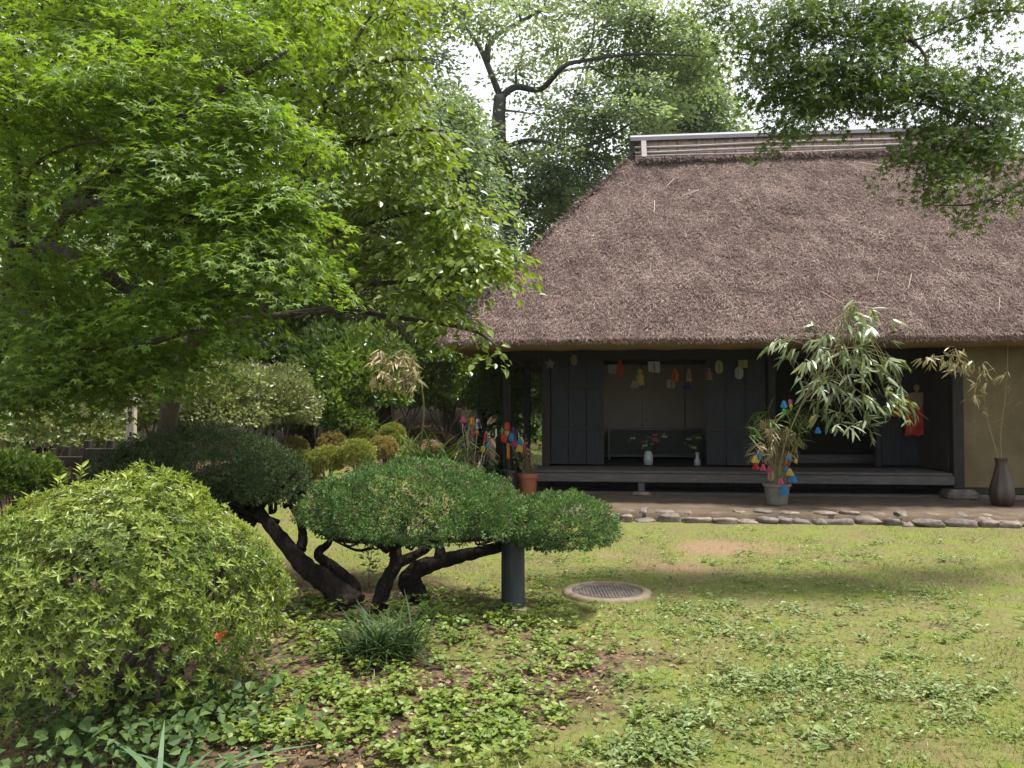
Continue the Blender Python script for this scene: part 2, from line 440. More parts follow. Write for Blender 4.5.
def tmpl_blade(w=0.06, droop=0.35, segs=4):
    V = []; Fc = []
    for i in range(segs + 1):
        t = i / segs; ww = w * (math.sin(math.pi * min(1, 0.12 + 0.86 * t)) ** 0.7) if i < segs else 0.002
        z = -droop * t * t
        V += [(t, ww, z + 0.02), (t, -ww, z + 0.02)]
        if i: Fc.append((2 * i - 2, 2 * i - 1, 2 * i + 1, 2 * i))
    return np.array(V), np.array(Fc)

def tmpl_tri(w=0.05):
    return np.array([(0, w, 0), (0, -w, 0), (1, 0, 0)]), np.array([(0, 1, 2)])

def leaf_arrays(P, T, N, S, tmpl, rng, rnd=None):
    tv, tf = tmpl
    P = np.asarray(P, float); n = len(P)
    X = norm(np.asarray(T, float)); N = np.asarray(N, float)
    Z = norm(N - X * np.sum(N * X, axis=1, keepdims=True)); Y = np.cross(Z, X)
    S = np.asarray(S, float).reshape(n, 1, 1) if np.ndim(S) else np.full((n, 1, 1), float(S))
    V = P[:, None, :] + S * (tv[None, :, 0:1] * X[:, None, :] + tv[None, :, 1:2] * Y[:, None, :] + tv[None, :, 2:3] * Z[:, None, :])
    Fc = (tf[None] + (np.arange(n) * len(tv))[:, None, None]).reshape(-1, tf.shape[1])
    if rnd is None: rnd = rng.rand(n)
    return V.reshape(-1, 3), Fc, np.repeat(rnd, len(tf))

def leaf_object(name, P, T, N, S, tmpl, mat, rng, parent=None, loc=None, rnd=None):
    V, Fc, rr = leaf_arrays(P, T, N, S, tmpl, rng, rnd)
    return mesh_object(name, V, Fc, mat, parent, loc, None, rr)

def rand_dirs(rng, n):
    return norm(rng.normal(size=(n, 3)))

def spray_leaves(rng, blobs, size, per, rs=(0.25, 0.45), flat=0.05, tilt=0.3, droop=0.25, njit=0.35, mb=None, twig_r=0.006, rel=True):
    """leafy sprays: flat fans of leaves through each blob (center, radii, number); twigs into mb"""
    Ps, Ts, Ns, Rn = [], [], [], []
    for (c, r, ns) in blobs:
        c = np.asarray(c, float); r = np.asarray(r, float)
        d = rand_dirs(rng, ns) * (rng.rand(ns, 1) ** 0.42)
        cen = c + d * r
        for i in range(ns):
            out = d[i] * r; out[2] *= 0.4
            out = out / (np.linalg.norm(out) + 1e-6)
            n = norm(np.array([0, 0, 1.0]) + tilt * out + rng.normal(size=3) * 0.16)
            e1 = norm(out - n * (out @ n)); e2 = np.cross(n, e1)
            R0 = rng.uniform(*rs)
            k = max(3, int(per * (R0 / rs[1]) ** 2 * rng.uniform(0.7, 1.3)))
            rho = np.sqrt(rng.rand(k)); th = rng.rand(k) * 6.283
            a = R0 * rho * np.cos(th) * 1.25; b = R0 * rho * np.sin(th) * 0.85
            P = cen[i] + a[:, None] * e1 + b[:, None] * e2 + n * ((-0.25 * (a / R0 + 0.4) ** 2 * R0 * 0.5) + rng.normal(size=k) * flat)[:, None]
            T = e1 * 1.0 + e2 * (b / R0)[:, None] * 1.1 + rng.normal(size=(k, 3)) * 0.4
            T[:, 2] -= droop
            Nn = n + rng.normal(size=(k, 3)) * njit
            Ps.append(P); Ts.append(T); Ns.append(Nn)
            Rn.append(np.clip(rng.rand(k) * 0.6 + rng.rand() * 0.4, 0, 1))
            if mb is not None and rng.rand() < 0.55:
                s = c + (cen[i] - c) * 0.15
                mid = (s + cen[i]) / 2 + np.array([0, 0, 0.06 * np.linalg.norm(cen[i] - s)]) + rng.normal(size=3) * 0.04
                mb.tube(catmull([s, mid, cen[i], cen[i] + e1 * R0 * 0.8 - np.array([0, 0, .1 * R0])], 3), [twig_r, twig_r * 0.8, twig_r * 0.5, twig_r * 0.3], 4, cap=False)
    P = np.concatenate(Ps); T = np.concatenate(Ts); N = np.concatenate(Ns)
    S = size * rng.uniform(0.65, 1.2, len(P))
    return P, T, N, S, np.concatenate(Rn)

def shell_leaves(rng, n, c, r, size, depth=0.3, zmin=-0.35, bump=0.08, bfreq=3.0, up=0.3, seed=1, bottom=0.55):
    d = rand_dirs(rng, int(n * 1.8)); d = d[d[:, 2] > zmin][:n]
    c = np.asarray(c, float); r = np.asarray(r, float)
    q = d.copy(); low = q[:, 2] < 0; q[low, 2] *= bottom
    f = 1 - depth * rng.rand(len(d)) ** 1.8 + bump * vnoise(d * bfreq, seed, 3)
    P = c + q * r * f[:, None]
    out = norm(d / r)
    T = out + rng.normal(size=out.shape) * 0.55; T[:, 2] += up
    N = np.cross(T, rng.normal(size=out.shape)); N = N + out * 0.8 + np.array([0, 0, 0.4])
    return P, T, N, size * rng.uniform(0.7, 1.25, len(d))

def bp(px, py, Y, rx, ry, n, deep=None):
    """blob from pixels: centre at depth Y, half sizes in pixels"""
    a = rx / F * Y; b = ry / F * Y
    return (at(px, py, Y), (a, deep if deep else a, b), n)

def limb(mb, pts, r, seg=8, n=5, wob=0.08, seed=0):
    mb.tube(catmull(pts, n), r, seg, wob=wob, seed=seed)

def bare_twigs(mb, rng, p, d, L, r, depth, bend=0.25, split=3):
    p = np.asarray(p, float); d = norm(np.asarray(d, float))
    q1 = p + d * L * 0.5 + rng.normal(size=3) * L * 0.06
    d2 = norm(d + rng.normal(size=3) * bend)
    q2 = q1 + d2 * L * 0.5
    mb.tube(catmull([p, q1, q2], 3), [r, r * 0.55], 5 if r > 0.006 else 4, cap=False)
    if depth > 0:
        for k in range(split):
            t = rng.uniform(0.3, 1.0)
            s = p + (q1 - p) * min(1, t * 2) if t < 0.5 else q1 + (q2 - q1) * (t * 2 - 1)
            bare_twigs(mb, rng, s, d + rng.normal(size=3) * 0.55, L * rng.uniform(0.45, 0.7), r * 0.55, depth - 1, bend, split)

# ------------------------------------------------------------------ house frame
HA = R(6.0); HO = np.array([3.724, 13.0])
ca, sa = math.cos(HA), math.sin(HA)
def H(u, v, z):
    return (HO[0] + u * ca + v * sa, HO[1] - u * sa + v * ca, z)
def hu(px, v=0.0):
    k = (px - 512.0) / F
    return (k * (HO[1] + v * ca) - HO[0] - v * sa) / (ca + k * sa)
def hz(px, py, v=0.0):
    u = hu(px, v); Y = H(u, v, 0)[1]
    return float(at(px, py, Y)[2])
def hbox(mb, u0, u1, v0, v1, z0, z1, m=0, b=0.008):
    mb.bevbox((u0, v0, z0), (u1, v1, z1), b, m, fn=H)

# ================================================================== GROUND
def nonuniform(dense_lo, dense_hi, step, far_lo, far_hi):
    a = list(np.arange(dense_lo, dense_hi + 1e-6, step))
    s = step; x = dense_hi
    while x < far_hi:
        s *= 1.25; x += s; a.append(x)
    s = step; x = dense_lo
    while x > far_lo:
        s *= 1.25; x -= s; a.insert(0, x)
    return np.array(a)

xs = nonuniform(-5.5, 8.5, 0.06, -400, 400)
ys = nonuniform(2.6, 14.0, 0.06, -60, 700)
GX, GY = np.meshgrid(xs, ys)
GZ = ground_z(GX, GY)
gv = np.stack([GX.ravel(), GY.ravel(), GZ.ravel()], 1)
nx, ny = len(xs), len(ys)
ii = np.arange((ny - 1) * (nx - 1)); ri, ci = ii // (nx - 1), ii % (nx - 1)
gf = np.stack([ri * nx + ci, ri * nx + ci + 1, (ri + 1) * nx + ci + 1, (ri + 1) * nx + ci], 1)

def gauss(x, y, lst):
    o = np.zeros_like(x)
    for (px, py, rx, ry, a) in lst:
        X, Y = on_ground(px, py)
        sx = rx / F * Y
        sy = abs(on_ground(px, py - ry)[1] - on_ground(px, py + ry)[1]) / 2
        o += a * np.exp(-((x - X) / sx) ** 2 - ((y - Y) / sy) ** 2)
    return o
def soil_mask(x, y):       # bare orange earth
    n = vnoise(np.stack([x, y, 0 * x], 1) * 2.6, 21, 4)
    g = gauss(x, y, [(720, 548, 50, 9, 1.2), (675, 568, 52, 8, 1.1), (600, 555, 40, 6, 0.5), (980, 585, 40, 8, 0.6), (850, 552, 60, 6, .35)])
    return np.clip(0.95 * g + 0.30 * n - 0.03, 0, 1)
def litter_mask(x, y):     # red brown leaf litter below the clipped trees and bushes
    n = vnoise(np.stack([x, y, 0 * x], 1) * 2.1, 33, 3)
    g = gauss(x, y, [(320, 740, 110, 50, 1.3), (480, 690, 150, 30, 1.0), (440, 610, 180, 30, 0.8), (150, 700, 220, 80, 1.2), (590, 660, 60, 25, 0.7), (300, 590, 90, 30, .8), (655, 660, 60, 10, .4)])
    bank = sstep(11.2, 12.6, y) * sstep(-0.2, -0.9, x)
    far = sstep(-2.8, -4.0, x)
    return np.clip(g + bank + far + 0.3 * n - 0.12, 0, 1)
ga = {'soil': soil_mask(gv[:, 0], gv[:, 1]), 'litter': litter_mask(gv[:, 0], gv[:, 1])}

gm, n_, l_, o_ = new_mat('lawn_ground')
tc = n_.new('ShaderNodeTexCoord')
def gnoise(scale, detail=6, rough=0.6):
    t = n_.new('ShaderNodeTexNoise'); t.inputs['Scale'].default_value = scale; t.inputs['Detail'].default_value = detail
    t.inputs['Roughness'].default_value = rough
    l_.new(tc.outputs['Object'], t.inputs[0]); return t
def gmix(fac, a, b):
    m = n_.new('ShaderNodeMix'); m.data_type = 'RGBA'
    l_.new(fac, m.inputs[0]); l_.new(a, m.inputs[6]); l_.new(b, m.inputs[7]); return m.outputs[2]
def gmath(op, a, b, clamp=False):
    m = n_.new('ShaderNodeMath'); m.operation = op; m.use_clamp = clamp
    for i, q in enumerate((a, b)):
        if isinstance(q, (int, float)): m.inputs[i].default_value = q
        else: l_.new(q, m.inputs[i])
    return m.outputs[0]
moss = ramp(n_, [(0.30, (0.055, 0.080, 0.018)), (0.46, (0.112, 0.145, 0.028)), (0.58, (0.155, 0.165, 0.040)), (0.70, (0.215, 0.185, 0.085))])
l_.new(gnoise(15, 9, 0.75).outputs[0], moss.inputs[0])
worn = ramp(n_, [(0.3, (0.085, 0.060, 0.036)), (0.7, (0.200, 0.150, 0.088))])
l_.new(gnoise(26, 8).outputs[0], worn.inputs[0])
wf = ramp(n_, [(0.41, (0, 0, 0)), (0.62, (0.85, 0.85, 0.85))]); l_.new(gnoise(1.7, 10, 0.75).outputs[0], wf.inputs[0])
c1 = gmix(wf.outputs[0], moss.outputs[0], worn.outputs[0])
soilc = ramp(n_, [(0.3, (0.15, 0.098, 0.058)), (0.7, (0.24, 0.165, 0.10))]); l_.new(gnoise(20, 8).outputs[0], soilc.inputs[0])
at1 = n_.new('ShaderNodeAttribute'); at1.attribute_name = 'soil'
fine = gnoise(14, 8, 0.7)
sf = gmath('MULTIPLY', gmath('SUBTRACT', gmath('ADD', at1.outputs['Fac'], gmath('MULTIPLY', fine.outputs[0], 1.3)), 0.85), 1.5, True)
c2 = gmix(sf, c1, soilc.outputs[0])
litc = ramp(n_, [(0.30, (0.040, 0.029, 0.020)), (0.5, (0.086, 0.058, 0.038)), (0.64, (0.150, 0.098, 0.062)), (0.72, (0.24, 0.165, 0.11))])
vor = n_.new('ShaderNodeTexVoronoi'); vor.inputs['Scale'].default_value = 26; l_.new(tc.outputs['Object'], vor.inputs[0])
l_.new(gmath('ADD', gmath('MULTIPLY', vor.outputs['Color'], 0.4), gmath('MULTIPLY', gnoise(24, 8).outputs[0], 0.6)), litc.inputs[0])
at2 = n_.new('ShaderNodeAttribute'); at2.attribute_name = 'litter'
lf = gmath('MULTIPLY', gmath('SUBTRACT', gmath('ADD', at2.outputs['Fac'], gmath('MULTIPLY', fine.outputs[0], 0.8)), 0.72), 3.0, True)
c3 = gmix(lf, c2, litc.outputs[0])
gp = n_.new('ShaderNodeBsdfPrincipled'); gp.inputs['Roughness'].default_value = 0.95; gp.inputs['Specular IOR Level'].default_value = 0.15
l_.new(c3, gp.inputs['Base Color'])
gb = n_.new('ShaderNodeBump'); gb.inputs['Strength'].default_value = 0.8; gb.inputs['Distance'].default_value = 0.03
l_.new(gnoise(45, 8, 0.7).outputs[0], gb.inputs['Height']); l_.new(gb.outputs[0], gp.inputs['Normal'])
l_.new(gp.outputs[0], o_.inputs[0])
ground = mesh_object('ground', gv, gf, gm, smooth=True, attrs=ga)
tag(ground, kind='structure')

# raised dirt terrace in front of and under the house
tm = MB()
TV0 = -2.05
us = np.linspace(-5.2, 11.0, 110)
rng = np.random.RandomState(3)
rows = [(-0.02, -0.05), (0.0, 0.10), (0.12, 0.118), (0.6, 0.122), (1.2, 0.125), (2.0, 0.13), (9.0, 0.13)]
tvv = []
for (dv, z) in rows:
    for i, u in enumerate(us):
        ed = 0.05 * math.sin(u * 2.1) + 0.04 * math.sin(u * 5.3 + 1)
        tvv.append(H(u, TV0 + dv + (ed if dv < 1 else 0), z + (0.006 * rng.normal() if z > 0 else 0)))
tff = []
for r_ in range(len(rows) - 1):
    for i in range(len(us) - 1):
        tff.append((r_ * len(us) + i, r_ * len(us) + i + 1, (r_ + 1) * len(us) + i + 1, (r_ + 1) * len(us) + i))
terrace = mesh_object('dirt_terrace', np.array(tvv), tff, M['dirt'], smooth=True)
tag(terrace, kind='structure')

# hazy air round the whole garden
hv = MB(); hv.box((-520, -90, -1.5), (520, 1000, 22))
hm_, hn, hl, ho_ = new_mat('haze_air')
pv = hn.new('ShaderNodeVolumePrincipled'); pv.inputs['Density'].default_value = HAZE
pv.inputs['Color'].default_value = (0.86, 0.92, 1.0, 1); pv.inputs['Anisotropy'].default_value = 0.3
hl.new(pv.outputs[0], ho_.inputs['Volume'])
haze = hv.build('haze', hm_); tag(haze, kind='stuff')

# ================================================================== HOUSE
house = thing('thatched_house', 'old Japanese farmhouse with thick brown thatched roof, dark timber and a long veranda', 'house', H(0, 0, 0.12))

# --- roof
EV0 = -0.95                                  # front eave
uL = hu(441, EV0); zE = hz(740, 338, EV0)
RIDGE_V = 3.15
uRl = hu(641, RIDGE_V); uRr = hu(992, RIDGE_V)
zR = hz(760, 158, RIDGE_V) + 0.28
uRt = uRr + (uRl - uL)
VB = 2 * RIDGE_V - EV0
def roof_patch(c00, c10, c11, c01, nu, nv, seed):
    """c00..c10 along eave, c01..c11 along ridge"""
    V = []
    for j in range(nv + 1):
        t = j / nv
        for i in range(nu + 1):
            s = i / nu
            p = (1 - t) * ((1 - s) * np.array(c00) + s * np.array(c10)) + t * ((1 - s) * np.array(c01) + s * np.array(c11))
            V.append(p)
    V = np.array(V)
    Fc = [(j * (nu + 1) + i, j * (nu + 1) + i + 1, (j + 1) * (nu + 1) + i + 1, (j + 1) * (nu + 1) + i) for j in range(nv) for i in range(nu)]
    return V, Fc
corner = 0.0
A_ = (uL, EV0, zE); B_ = (uRt, EV0, zE); C_ = (uRt, VB, zE); D_ = (uL, VB, zE)
E_ = (uRl, RIDGE_V, zR); G_ = (uRr, RIDGE_V, zR)
rmb_v, rmb_f, off = [], [], 0
def sag(V):
    """slight convex belly and lumpy surface"""
    V = V.copy()
    t = (V[:, 2] - zE) / (zR - zE)
    V[:, 2] += 0.05 * np.sin(np.clip(t, 0, 1) * math.pi)
    nn = vnoise(V * np.array([0.8, 0.8, 1.2]), 8, 3) * 0.032 + vnoise(V * 4.0, 9, 2) * 0.010
    V[:, 2] += nn * np.clip(t * 12, 0.25, 1)
    V[:, 1] += vnoise(V * 3.1, 10, 2) * 0.02
    V[:, 2] += vnoise(np.stack([V[:, 0], V[:, 1], 0 * V[:, 0]], 1) * 0.9, 13, 2) * 0.02
    return V
patches = [(A_, B_, G_, E_, 170, 70), (B_, C_, G_, G_, 60, 40), (C_, D_, E_, G_, 100, 40), (D_, A_, E_, E_, 110, 70)]
for i, (a, b, c, d, nu_, nv_) in enumerate(patches):
    V, Fc = roof_patch(a, b, c, d, nu_, nv_, i)
    V = sag(V)
    rmb_v.append(V); rmb_f += [tuple(k + off for k in f) for f in Fc]; off += len(V)
RV = np.concatenate(rmb_v)
n_base = len(rmb_f)
# straw lying on the front and left faces
rng = np.random.RandomState(11)
def straws(n, c00, c10, c11, c01, L=(0.03, 0.085), w=0.0075, lift=0.018, jit=0.6):
    c00, c10, c11, c01 = [np.array(q, float) for q in (c00, c10, c11, c01)]
    t = 1 - np.sqrt(1 - rng.rand(n) * 0.995) if np.allclose(c11, c01) else rng.rand(n)
    s = rng.rand(n)
    lo = (1 - s)[:, None] * c00 + s[:, None] * c10; hi = (1 - s)[:, None] * c01 + s[:, None] * c11
    P = (1 - t)[:, None] * lo + t[:, None] * hi
    P = sag(P)
    nrm = norm(np.cross(c10 - c00, c01 - c00 + (c11 - c10)))
    down = norm(-(hi - lo))
    down = norm(norm(c00 - c01 + c10 - c11) + 0 * down)
    T = down + rng.normal(size=(n, 3)) * jit
    T = T - nrm * (T @ nrm)[:, None]
    T = norm(T) + nrm * rng.uniform(-0.05, 0.28, n)[:, None]
    P = P + nrm * (lift * rng.uniform(0.0, 1.2, n))[:, None]
    return P, T, np.tile(nrm, (n, 1)) + rng.normal(size=(n, 3)) * 0.4, rng.uniform(L[0], L[1], n)
tm_ = (np.array([(0, 0.05, 0), (0, -0.05, 0), (1, -0.035, -.02), (1, 0.035, -.02)]), np.array([(0, 1, 2, 3)]))
SP = []
SP.append(straws(250000, A_, B_, G_, E_))
SP.append(straws(36000, D_, A_, E_, E_))
SP.append(straws(8000, B_, C_, G_, G_))
LONG = straws(90, A_, B_, G_, E_, L=(0.25, 0.55), lift=0.03, jit=0.55)
# shaggy lip along the eaves and straw breaking the hip line
k = 14000
s = rng.rand(k); P = np.array(A_) + s[:, None] * (np.array(B_) - np.array(A_)); P[:, 2] += rng.uniform(-0.06, 0.05, k); P[:, 1] += rng.uniform(-0.02, 0.06, k)
SP.append((P, np.tile([0, -0.75, -0.7], (k, 1)) + rng.normal(size=(k, 3)) * 0.35, np.tile([0, -0.7, 0.7], (k, 1)), rng.uniform(0.02, 0.055, k)))
k = 5000
s = rng.rand(k); P = np.array(A_) + s[:, None] * (np.array(D_) - np.array(A_)); P[:, 2] += rng.uniform(-0.06, 0.05, k)
SP.append((P, np.tile([-0.75, 0, -0.7], (k, 1)) + rng.normal(size=(k, 3)) * 0.35, np.tile([-0.7, 0, 0.7], (k, 1)), rng.uniform(0.02, 0.055, k)))
k = 7000
s = rng.rand(k); P = sag(np.array(A_) + s[:, None] * (np.array(E_) - np.array(A_)) + rng.normal(size=(k, 3)) * 0.03)
SP.append((P, np.tile([-0.4, -0.4, -0.5], (k, 1)) + rng.normal(size=(k, 3)) * 0.5, np.tile([-0.4, -.4, 0.7], (k, 1)), rng.uniform(0.05, 0.13, k)))
P = np.concatenate([q[0] for q in SP]); T = np.concatenate([q[1] for q in SP]); N = np.concatenate([q[2] for q in SP]); S = np.concatenate([q[3] for q in SP])
patch_tone = 0.11 * vnoise(P * np.array([1.2, 1.2, 1.8]), 44, 4) + 0.10 * vnoise(P * np.array([5.0, 5.0, 3.0]), 46, 2) + 0.06 * vnoise(P * np.array([0.5, 0.0, 5.0]), 45, 3)
rnd = np.clip(rng.beta(1.6, 2.2, len(P)) + patch_tone, 0, 1)
SV, SF, SR = leaf_arrays(P, T, N, S, tm_, rng, rnd)
_k = LONG[0][:, 2] > zE + 0.5; LONG = tuple(q_[_k] for q_ in LONG)
thin = tm_[0] * np.array([1, 0.28, 1])
LV, LF, LR = leaf_arrays(*LONG, (thin, tm_[1]), rng, rng.uniform(0.5, 0.85, len(LONG[0])))
SF = np.concatenate([SF, LF + len(SV)]); SV = np.concatenate([SV, LV]); SR = np.concatenate([SR, LR])
def Hn(V):
    return np.stack([HO[0] + V[:, 0] * ca + V[:, 1] * sa, HO[1] - V[:, 0] * sa + V[:, 1] * ca, V[:, 2]], 1)
allV = np.concatenate([Hn(RV), Hn(SV)])
allF = [np.array(rmb_f), SF + len(RV)]
mi = np.concatenate([np.zeros(n_base, int), np.ones(len(SF), int)])
rn = np.concatenate([np.full(n_base, 0.5), SR])
roof = mesh_object('roof', allV, allF, [M['thatch'], M['straw']], house, None, mi, rn)

# cut thatch edge and underside of the eaves
eb = MB()
prof = [(0.00, 0.02), (0.02, -0.03), (0.14, -0.125), (0.30, -0.15), (0.42, -0.10), (1.05, 0.22)]   # inward offset, z offset
nsub = 40
ring = []
for (o1, dz) in prof:
    pts = []
    cs = [(uL + o1, EV0 + o1), (uRt - o1, EV0 + o1), (uRt - o1, VB - o1), (uL + o1, VB - o1)]
    for q in range(4):
        a = np.array(cs[q]); b = np.array(cs[(q + 1) % 4])
        for i in range(nsub):
            p = a + (b - a) * i / nsub
            pts.append(H(p[0], p[1], zE + dz + 0.012 * math.sin(i * 2.3 + q) * (dz < 0)))
    ring.append(pts)
V = [p for r_ in ring for p in r_]; n4 = nsub * 4
Fc = [(r_ * n4 + i, (r_ + 1) * n4 + i, (r_ + 1) * n4 + (i + 1) % n4, r_ * n4 + (i + 1) % n4) for r_ in range(len(prof) - 1) for i in range(n4)]
eb.add(V, Fc)
eb.build('eave_edge', M['thatch_cut'], house, smooth=True)

# --- ridge: board box, cap, poles, end boards
zcap = hz(700, 139, RIDGE_V)
nb = 18
zB = zR - 0.34
for sgn in (-1, 1):
    rb = MB()
    for i in range(nb):
        a = uRl - 0.02 + (uRr - uRl) * i / nb; b = uRl - 0.02 + (uRr - uRl) * (i + 1) / nb - 0.012
        q = [(a, RIDGE_V + sgn * 0.44, zB), (b, RIDGE_V + sgn * 0.44, zB), (b, RIDGE_V + sgn * 0.20, zcap + 0.01), (a, RIDGE_V + sgn * 0.20, zcap + 0.01)]
        qi = [(p[0], p[1] - sgn * 0.03, p[2] - 0.03) for p in q]
        rb.add([H(*p) for p in q + qi], [(0, 1, 2, 3), (7, 6, 5, 4), (0, 4, 5, 1), (1, 5, 6, 2), (2, 6, 7, 3), (3, 7, 4, 0)])
    rb.build('ridge_boarding', M['ridge_board'], house)
cb = MB()
u0, u1 = uRl - 0.20, uRr + 0.2
for sgn in (-1, 1):
    q = [(u0, RIDGE_V + sgn * 0.34, zcap - 0.03), (u1, RIDGE_V + sgn * 0.34, zcap - 0.03), (u1, RIDGE_V, zcap + 0.12), (u0, RIDGE_V, zcap + 0.12)]
    qi = [(p[0], p[1], p[2] - 0.075) for p in q]
    cb.add([H(*p) for p in q + qi], [(0, 1, 2, 3), (7, 6, 5, 4), (0, 4, 5, 1), (1, 5, 6, 2), (2, 6, 7, 3), (3, 7, 4, 0)])
cb.build('ridge_cap', M['ridge_cap'], house)
for fr, rr_ in ((0.24, 0.024), (0.50, 0.024), (0.05, 0.018)):
    for sgn in (-1, 1):
        pm = MB()
        v = RIDGE_V + sgn * (0.44 - 0.24 * fr + 0.035 + (0.05 if fr < 0.2 else 0)); z = zB + (zcap - zB) * fr + (0.0 if fr > 0.2 else -0.02)
        path = [H(uRl - 0.12 + (uRr - uRl + 0.26) * t, v, z + 0.01 * math.sin(t * 9 + fr * 20)) for t in np.linspace(0, 1, 16)]
        pm.tube(path, [rr_, rr_ * 0.85], 8)
        pm.build('ridge_pole', M['grey_wood'], house, smooth=True)
for ue in (uRl + 0.06, uRr - 0.08):
    for sgn in (-1, 1):
        em = MB()
        q = [(ue - 0.05, RIDGE_V + sgn * 0.53, zB - 0.02), (ue + 0.05, RIDGE_V + sgn * 0.53, zB - 0.02), (ue + 0.05, RIDGE_V + sgn * 0.26, zcap - 0.02), (ue - 0.05, RIDGE_V + sgn * 0.26, zcap - 0.02)]
        qi = [(p[0], p[1] + sgn * 0.03, p[2] + 0.01) for p in q]
        em.add([H(*p) for p in q + qi], [(0, 3, 2, 1), (4, 5, 6, 7), (0, 1, 5, 4), (1, 2, 6, 5), (2, 3, 7, 6), (3, 0, 4, 7)])
        em.build('ridge_strap', M['grey_wood'], house)
for ue in (uRl - 0.01, uRr + 0.0):      # gable boards closing the ridge box ends
    gm_ = MB()
    gm_.add([H(ue, RIDGE_V - 0.43, zB), H(ue, RIDGE_V + 0.43, zB), H(ue, RIDGE_V + 0.2, zcap), H(ue, RIDGE_V - 0.2, zcap),
             H(ue + .02, RIDGE_V - 0.43, zB), H(ue + .02, RIDGE_V + 0.43, zB), H(ue + .02, RIDGE_V + 0.2, zcap), H(ue + .02, RIDGE_V - 0.2, zcap)],
            [(0, 1, 2, 3), (7, 6, 5, 4), (0, 4, 5, 1), (1, 5, 6, 2), (2, 6, 7, 3), (3, 7, 4, 0)])
    gm_.build('ridge_end_board', M['grey_wood'], house)
# loose straw skirt below the ridge
k = 7000
P = np.stack([uRl - 0.1 + rng.rand(k) * (uRr - uRl + 0.2), RIDGE_V - 0.47 + rng.uniform(-0.04, 0.06, k), zB - 0.03 + rng.uniform(-0.05, 0.05, k)], 1)
sk = leaf_arrays(Hn(P), np.tile([0, -0.7, -0.6], (k, 1)) + rng.normal(size=(k, 3)) * 0.25, np.tile([0, -0.7, 0.7], (k, 1)), rng.uniform(0.06, 0.15, k), tm_, rng, np.clip(rng.rand(k) * 0.5 + 0.15, 0, 1))
mesh_object('ridge_thatch_skirt', sk[0], sk[1], M['straw'], house, rnd=sk[2])

# --- timber frame, walls, veranda
DV = 1.05                     # door line
zF = 0.53
uV0 = hu(524, 0.0); uCol = hu(958, 0.02)
uRight = uRt - 1.25
zLin = hz(650, 360, DV)
Vb = VB - 1.3

def part(name, mat, boxes, b=0.008, parent=None):
    mb = MB()
    for bx in boxes: hbox(mb, *bx, b=b)
    return mb.build(name, mat, parent or house)

# veranda boards (one deck) and the edge beam
vb_ = MB()
nbd = 7
for i in range(nbd):
    hbox(vb_, uV0, uCol - 0.1, 0.02 + i * (DV - 0.02) / nbd, 0.02 + (i + 1) * (DV - 0.02) / nbd - 0.006, zF - 0.04, zF + 0.002 * (i % 3), b=0.004)
vb_.build('veranda_deck', M['floor_wood'], house)
part('veranda_beam', M['floor_wood'], [(uV0 - 0.05, uCol - 0.10, -0.05, 0.06, 0.345, zF - 0.045)])
ul = hu(641, 0.02)
part('veranda_leg', M['floor_wood'], [(ul - 0.055, ul + 0.055, 0.0, 0.11, 0.19, 0.343)])
part('leg_stone', M['stone'], [(ul - 0.16, ul + 0.16, -0.08, 0.19, 0.10, 0.188)], b=0.04)
part('ground_sill', M['floor_wood'], [(uV0 + 0.1, uCol - 0.25, 0.12, 0.22, 0.10, 0.175)], b=0.02)
part('underfloor_board', M['old_wood'], [(uV0 + 0.1, uCol, DV + 0.3, DV + 0.36, 0.1, zF - 0.05)])

# posts
def post(px, v, w, z0, z1, mat='old_wood'):
    u = hu(px, v); return part('post', M[mat], [(u - w / 2, u + w / 2, v, v + w, z0, z1)], b=0.012)
zTop = zE + 0.22
post(546, DV - 0.02, 0.15, zF, zLin + .3)
post(958, 0.02, 0.17, 0.28, zE - 0.02)
post(772, DV - 0.02, 0.13, zF, zLin + .3)
post(878, DV + 0.25, 0.09, zF, zLin + .3)
post(507, DV + 0.5, 0.17, 0.2, zE - .02)
post(527, DV + 0.9, 0.12, 0.2, zE - .02)
uS = hu(958, 0.02)
part('corner_stone', M['stone_dark'], [(uS - 0.22, uS + 0.24, -0.14, 0.30, 0.09, 0.278)], b=0.06)

# beams
uEndL = hu(500, DV)
part('lintel_beam', M['beam_wood'], [(uEndL, uCol - 0.02, DV + 0.0, DV + 0.14, zLin, zLin + 0.34)])
part('eave_purlin', M['beam_wood'], [(uEndL - 0.2, uRight + 0.6, 0.03, 0.17, zE - 0.02, zE + 0.15)])
part('side_purlin', M['beam_wood'], [(uL + 0.95, uL + 1.1, 0.2, VB - 1.2, zE - 0.03, zE + 0.14)])
for i in range(13):
    uu = uEndL + 0.1 + i * (uRight - uEndL) / 12
    rm_ = MB()
    a = H(uu, EV0 + 0.42, zE - 0.02); b = H(uu, DV + 0.2, zE + 0.42)
    rm_.tube([a, b], 0.04, 8); rm_.build('rafter', M['beam_wood'], house, smooth=True)

# dark plank doors on the door line
def plank_door(p0, p1, v, label=None):
    a, b = hu(p0, v), hu(p1, v)
    mb = MB(); k = 3
    for i in range(k):
        hbox(mb, a + (b - a) * i / k + 0.004, a + (b - a) * (i + 1) / k - 0.004, v + 0.02, v + 0.05, zF + 0.03, zLin - 0.0, b=0.004)
    o = mb.build('plank_door', M['door_wood'], house)
    for z0, z1 in ((0.62, 0.70), (1.38, 1.44)):
        part('door_rail', M['old_wood'], [(a, b, v, v + 0.018, zF + z0, zF + z1)], parent=o, b=0.003)
    if label: o['label'] = label
    return o
plank_door(551, 604, DV + 0.02)
plank_door(706, 766, DV + 0.02)
plank_door(881, 943, DV + 0.30)

